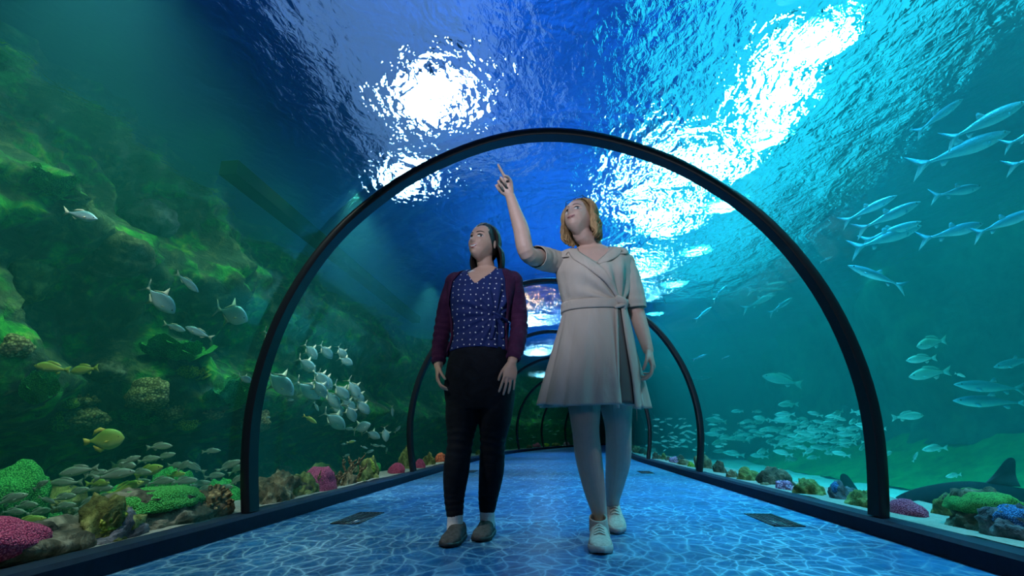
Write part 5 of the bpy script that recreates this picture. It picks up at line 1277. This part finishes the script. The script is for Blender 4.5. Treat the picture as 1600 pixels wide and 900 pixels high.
GR = [(249, 698, 38, 3, 1, 'uppermost grunt of the left school, heading right'), (258, 713, 32, 15, 1, 'second grunt from the top of the left school'), (204, 719, 30, 22, 1), (232, 718, 34, 10, 1), (193, 727, 50, 6, 1), (124, 736, 54, -6, -1, 'grunt facing left at the top edge of the left school'),
      (178, 742, 54, 6, 1), (104, 754, 50, 0, -1), (153, 764, 52, 8, 1), (287, 751, 40, 6, 1), (240, 771, 52, 6, 1), (120, 769, 40, 20, 1), (98, 778, 40, 12, 1), (165, 778, 44, 0, 1), (138, 787, 50, 26, 1), (16, 781, 52, 18, 1, 'grunt at the left edge of the picture nose up'), (73, 781, 26, -30, 1),
      (144, 797, 54, 16, 1), (209, 793, 52, 8, 1), (100, 791, 38, 10, 1), (64, 758, 32, 32, 1), (124, 809, 42, 4, 1), (136, 818, 36, 0, 1), (277, 728, 32, -4, 1), (304, 730, 38, 28, -1, 'grunt facing left nose up near the school\'s right side'), (286, 728, 28, 42, 1), (288, 752, 40, 5, 1), (357, 728, 38, 24, 1, 'grunt swimming up to the right, left of the near arch foot'),
      (371, 733, 30, 28, 1), (320, 767, 44, 12, 1), (370, 750, 30, 36, 1), (386, 743, 26, 20, 1), (424, 759, 22, 5, 1, 'grunt just right of the near arch foot'), (350, 762, 30, 10, 1), (330, 705, 26, 0, 1, 'faint lone grunt above the right half of the school'), (250, 753, 46, 10, 1), (312, 756, 30, 4, 1), (214, 756, 40, 14, 1), (180, 800, 44, 10, 1),
      (40, 790, 44, 8, 1), (60, 800, 40, 12, 1), (265, 780, 40, 8, 1), (20, 800, 40, 0, 1), (150, 740, 36, 12, 1), (220, 738, 40, 6, 1), (300, 772, 36, 10, 1), (335, 744, 32, 8, 1)]
def x_gr(px, py, rng): return at_x(px, py, -2.62 + rng.uniform(-.22, .12))
school(GR, P_GRUNT, x_gr, 0, 'grey-green grunt inside the packed school low on the left', 'fish', 'grunt school low on the left', 16, 18)
school([(232, 737, 58, 22, 1), (196, 763, 54, 20, 1), (152, 755, 44, 6, 1), (275, 742, 32, 10, 1), (44, 815, 50, 10, 1)], P_YGR, x_gr, 0, 'yellow-green lit grunt among the grey-green ones', 'fish', 'yellow grunts on the left', 17, 12)
LG = [(1540, 190, 138, 27, 1, 'large silver-blue milkfish near the upper right edge, topmost of its school'), (1502, 234, 156, 21, 1, 'longest silver-blue milkfish, second from the top at right'), (1612, 208, 100, 25, 1, 'milkfish cut off by the right edge, tail showing below the topmost one'), (1632, 240, 110, 22, 1, 'milkfish cut off by the right edge, tail tip showing'),
      (1467, 182, 84, 38, 1, 'blurred milkfish high above the school'), (1495, 299, 98, 12, 1, 'milkfish with arched back in the middle of the school'), (1388, 338, 108, 25, 1, 'milkfish right of the near arch rib, upper of two close ones'), (1358, 327, 84, 29, 1, 'faint milkfish nearest the rib at the top left of the school'), (1386, 371, 128, 18, 1, 'long milkfish right of the near arch rib, lower of two close ones'),
      (1487, 362, 116, 14, 1, 'milkfish in the lower middle of the school'), (1572, 347, 110, 22, 1, 'milkfish by the right edge, lowest there'), (1370, 432, 94, 22, -1, 'lone milkfish facing down left below the school'), (1392, 362, 90, 20, 1, 'faint milkfish just above the long lower one'),
      (1168, 413, 64, 14, 1, 'silver milkfish inside the arch, topmost of the right group'), (1199, 448, 66, 12, 1, 'silver milkfish inside the arch with clear forked tail'), (1187, 470, 66, 25, 1, 'silver milkfish inside the arch, just under the forked-tailed one'), (1220, 478, 48, 32, 1, 'silver milkfish inside the arch closest to the rib'), (1125, 458, 36, 46, 1, 'small milkfish rising steeply inside the arch'),
      (1099, 490, 34, 38, 1, 'small milkfish rising above the second arch rib'), (1097, 420, 34, 62, 1, 'small milkfish nearly upright inside the arch'), (1038, 470, 14, -60, 1, 'tiny fish just right of the beige sleeve'), (1291, 405, 22, 25, 1, 'milkfish peeking out at the right side of the near rib'), (1211, 406, 54, 26, 1, 'blurred milkfish behind the topmost one inside the arch'),
      (1093, 558, 22, 24, 1, 'faint small fish left of the second arch rib top'), (1134, 558, 13, 25, 1, 'tiny fish right of the second arch rib'), (1120, 440, 40, 60, 1, 'faint milkfish behind the nearly upright one')]
def x_lg(px, py, rng): return at_x(px, py, (3.3 if px > 1320 else 4.0) + rng.uniform(-.25, .25)) if px > 1150 else at_y(px, py, 9.5 + rng.uniform(-.5, .5))
school(LG, P_LONG, x_lg, 0, '', 'fish', 'milkfish school on the right', 18, 12)
RL = [(1232, 632, 34, 0, -1, 'pale fish alone above the right-hand school'), (1418, 651, 48, 6, 1, 'thin-tailed pale fish just right of the near rib'), (1461, 701, 38, -6, -1, 'pale fish facing left above the green slope'), (1225, 692, 34, 24, 1, 'bright pale fish at the lower edge of the school'), (1222, 594, 56, 12, -1, 'long greenish fish below the milkfish group'),
      (1456, 536, 62, -8, -1, 'long pale fish high in the dark water at right'), (1440, 561, 46, -6, -1, 'faint long fish under the high pale one'), (1453, 584, 66, -8, -1, 'long curved pale fish, third of the dark-water group'), (1500, 586, 16, -20, 1, 'tiny pale fish beside the long curved one'), (1490, 743, 26, -8, -1, 'bright cyan fish between rib and shark fin'), (1430, 714, 18, 70, 1, 'small upright fish right of the near rib')]
school(RL, P_SMALL, 4.4, .3, '', 'fish', None, 19, 15)
school([(1548, 604, 118, 4, -1, 'long dim fish at the right edge, upper of two'), (1552, 628, 124, 2, -1, 'long dim fish at the right edge, lower of two'), (1590, 566, 90, -8, -1, 'broad dim fish cut by the right edge'), (1096, 591, 34, 5, 1, 'dark slender fish beside the second right arch rib')], P_LONG, 5.0, .1, '', 'fish', 'dim long fish in the dark water', 20, 8)
rng = random.Random(5); sm = []
def ok(l, p, d): return all((a[0] - p[0]) ** 2 + ((a[1] - p[1]) * 1.6) ** 2 > d * d for a in l)
while len(sm) < 95:
    p = (rng.gauss(1262, 62), rng.gauss(676, 19))
    if 1108 < p[0] < 1420 and 642 < p[1] < 722 and ok(sm, p, 9): sm.append((*p, rng.uniform(15, 30), rng.uniform(-14, 14), rng.choice((1, -1, -1))))
school(sm, P_SMALL, 4.3, .5, 'small pale fish in the drifting school over the right-hand sand', 'fish', 'school over the right sand', 21, 30)
sm = []
while len(sm) < 55:
    p = (rng.gauss(1050, 34), rng.gauss(682, 15))
    if 1012 < p[0] < 1105 and 648 < p[1] < 712 and ok(sm, p, 5): sm.append((*p, rng.uniform(6, 13), rng.uniform(-25, 25), rng.choice((1, -1))))
while len(sm) < 70:
    p = (rng.gauss(1140, 24), rng.gauss(668, 16))
    if 1108 < p[0] < 1190 and 640 < p[1] < 700: sm.append((*p, rng.uniform(9, 16), rng.uniform(-20, 20), rng.choice((1, -1))))
school(sm, P_TINY, lambda px, py, r_: at_y(px, py, 11.5 + r_.uniform(-1.5, 1.5)), 0, 'tiny pale fish of the distant shoal around the second right arch', 'fish', 'distant shoal on the right', 22, 30)
sm = [(rng.uniform(796, 886), rng.uniform(648, 690), rng.uniform(4, 8), rng.uniform(-30, 30), rng.choice((1, -1))) for _ in range(22)]
def far_left(px, py, r_):
    d = ray(px, py)
    for k in np.arange(8, 30, .2):
        p = CAM + d * k; s_, u_ = s_of(p)
        if u_ < -2.3 and s_ > 14: return Vector(p)
    return at_y(px, py, 15)
school(sm, P_TINY, far_left, 0, 'tiny pale fish at the far bend of the tunnel', 'fish', 'fish at the far bend', 23, 20)

# ---- sharks
def shark(name, L, flat=1.0):
    top = ip((0, .0), (.06, .018), (.2, .055), (.4, .085), (.6, .065), (.85, .024), (1, .014)); bot = ip((0, -.004), (.06, -.016), (.2, -.045), (.4, -.07), (.6, -.05), (.85, -.02), (1, -.012)); wid = ip((0, .012), (.06, .045), (.2, .085), (.4, .085), (.6, .055), (.85, .02), (1, .010))
    M_ = loft_fish(top, bot, wid, 30, 18, .02)
    me = bpy.data.meshes.new(name); me.from_pydata(M_.v, [], M_.f); me.polygons.foreach_set('use_smooth', [True] * len(me.polygons)); me.materials.append(F_SHARK)
    r = bpy.data.objects.new(name, me); COL.objects.link(r)
    def ch(nm, pts, th=.008, tilt=None, y=0.0):
        Mx = Mesh(); fin(Mx, [tuple(q) for q in catmull(np.array(pts, float), 28)], th, y, tilt, 0); m = bpy.data.meshes.new(nm); m.from_pydata(Mx.v, [], Mx.f); m.polygons.foreach_set('use_smooth', [True] * len(m.polygons)); m.materials.append(F_SHARK)
        o = bpy.data.objects.new(nm, m); COL.objects.link(o); o.parent = r
    ch('dorsal_fin', [(.14, .070), (.09, .125), (.045, .185), (.02, .200), (.004, .185), (.006, .12), (-.01, .065)]); ch('second_dorsal_fin', [(-.14, .05), (-.18, .10), (-.205, .115), (-.215, .10), (-.21, .06), (-.22, .035)])
    ch('tail_fin', [(-.30, .012), (-.36, .06), (-.48, .16), (-.50, .15), (-.42, .03), (-.42, -.02), (-.44, -.06), (-.36, -.02), (-.30, -.012)])
    for sg in (-1, 1): ch('pectoral_fin', [(.22, -.03), (.10, -.06), (.02, -.10), (.03, -.06), (.10, -.02)], .006, ('X', .2, -.03, sg * 70), sg * .07)
    for sg in (-1, 1):
        Mx = Mesh(); Mx.ball((.42, sg * .045, .012), (.007, .004, .007), None, 8, 6); m = bpy.data.meshes.new('eye'); m.from_pydata(Mx.v, [], Mx.f); m.materials.append(F_EYE); o = bpy.data.objects.new('eye', m); COL.objects.link(o); o.parent = r
    return r
sk1 = shark('shark', 1.0); C = at_x(1592, 782, 2.95); pose(sk1, C, -4, -1, 330 * depth(C) / FPX, -10)
tag(sk1, 'dark shark with tall dorsal fin gliding behind the green maze coral at right', 'shark')
sk2 = shark('shark', 1.0); C = at_x(1310, 800, 2.85); pose(sk2, C, -2, 1, 300 * depth(C) / FPX, 5)
tag(sk2, 'shark hidden behind the sand ledge with only its two fins showing', 'shark')
# ================================================================ DETAILS
# floor vents
def vent(px0, py0, u0, w, L, label):
    p = at_z(px0, py0, 0.0); s_, u_ = s_of(p); o = empty('floor_vent', pt(s_, u_, 0.001)); o.rotation_euler = (0, 0, -heading(s_))
    M_ = Mesh(); W_, L_ = w / 2, L / 2
    def box(x0, x1, y0, y1, z0, z1): M_.add([(x, y, z) for x in (x0, x1) for y in (y0, y1) for z in (z0, z1)], [(0, 1, 3, 2), (4, 6, 7, 5), (0, 4, 5, 1), (2, 3, 7, 6), (0, 2, 6, 4), (1, 5, 7, 3)])
    for a, b, c, d in ((-W_, W_, -L_, -L_ + .012), (-W_, W_, L_ - .012, L_), (-W_, -W_ + .012, -L_, L_), (W_ - .012, W_, -L_, L_)): box(a, b, c, d, 0, .004)
    fr_ = M_.build('vent_frame', MAT_VENT, o); M_ = Mesh()
    n = int(w / .022)
    for i in range(1, n): x = -W_ + w * i / n; box(x - .004, x + .004, -L_ + .01, L_ - .01, 0, .0035)
    M_.build('grille', MAT_VENT, o); M_ = Mesh(); box(-W_ + .005, W_ - .005, -L_ + .005, L_ - .005, -.0005, .0008); M_.build('backing', MAT_BLACK, o)
    tag(o, label, 'vent', 'floor vents')
vent(560, 810, 0, .16, .42, 'long dark floor vent beside the near left arch foot')
vent(1208, 813, 0, .16, .42, 'long dark floor vent in front of the near right arch foot')
vent(735, 737, 0, .16, .42, 'small far floor vent between the legs of the woman in navy')
vent(1008, 738, 0, .16, .42, 'small far floor vent right of the sneakers')
# dark bar along the left side just under the water line
v, f = [], []
MAT_BAR = plain('dark_matte_bar', (0.006, 0.010, 0.014), 1.0, 0, 0.0)
sb = np.arange(3.9, 10.6, .4)
for s_ in sb:
    for u, z in ((-3.16, 2.93), (-2.98, 2.93), (-2.98, 3.08), (-3.16, 3.08)): v.append(pt(s_, u, z))
for i in range(len(sb) - 1):
    for j in range(4): a = i * 4 + j; b = i * 4 + (j + 1) % 4; f.append((a, b, b + 4, a + 4))
f += [(0, 1, 2, 3), tuple(range(len(v) - 4, len(v)))[::-1]]
o = from_py('trim_4', v, f, MAT_BAR, None, False); o['kind'] = 'structure'
# floodlights hanging over the tank
MAT_LAMPB = plain('lamp_housing', (0.05, 0.13, 0.32), .8, 0)
LAMP_LB = ['floodlight with the biggest white glare, left above the arch crown', 'floodlight left of the near arch shoulder, just under the biggest glare', 'floodlight at the very top edge of the right-hand row of glares', 'big floodlight second from the top in the right-hand row', 'floodlight third from the top in the right-hand row',
           'floodlight right above the right shoulder of the near arch', 'small floodlight up left of the right-hand row', 'floodlight touching the near arch just right of its crown', 'floodlight seen just inside the near arch at upper right', 'floodlight right of the blond hair, upper of two', 'floodlight right of the blond hair, lower of two',
           'floodlight between the two women, uppermost of three', 'floodlight between the two women, middle of three', 'floodlight between the two women, lowest of three', 'warm orange floodlight glowing right beside the head of the woman in navy']
for (p, rad), lb in zip(FLOOD_POS, LAMP_LB):
    o = empty('floodlight', p); M_ = Mesh(); M_.tube([(0, 0, .12), (0, 0, .16), (0, 0, .24), (0, 0, .28)], [rad + .02, rad + .015, rad * .7, rad * .3], 10, 24, ref=(1, 0, 0), round_end=False)
    M_.build('housing', MAT_LAMPB, o); M_ = Mesh(); M_.tube([(0, 0, .27), (0, 0, 1.2), (0, 0, 8.25 - p.z)], [.006, .006, .006], 4, 8, ref=(1, 0, 0), round_end=False); M_.build('hanging_rod', MAT_LAMPB, o)
    tag(o, lb, 'lamp', 'floodlights over the tank')
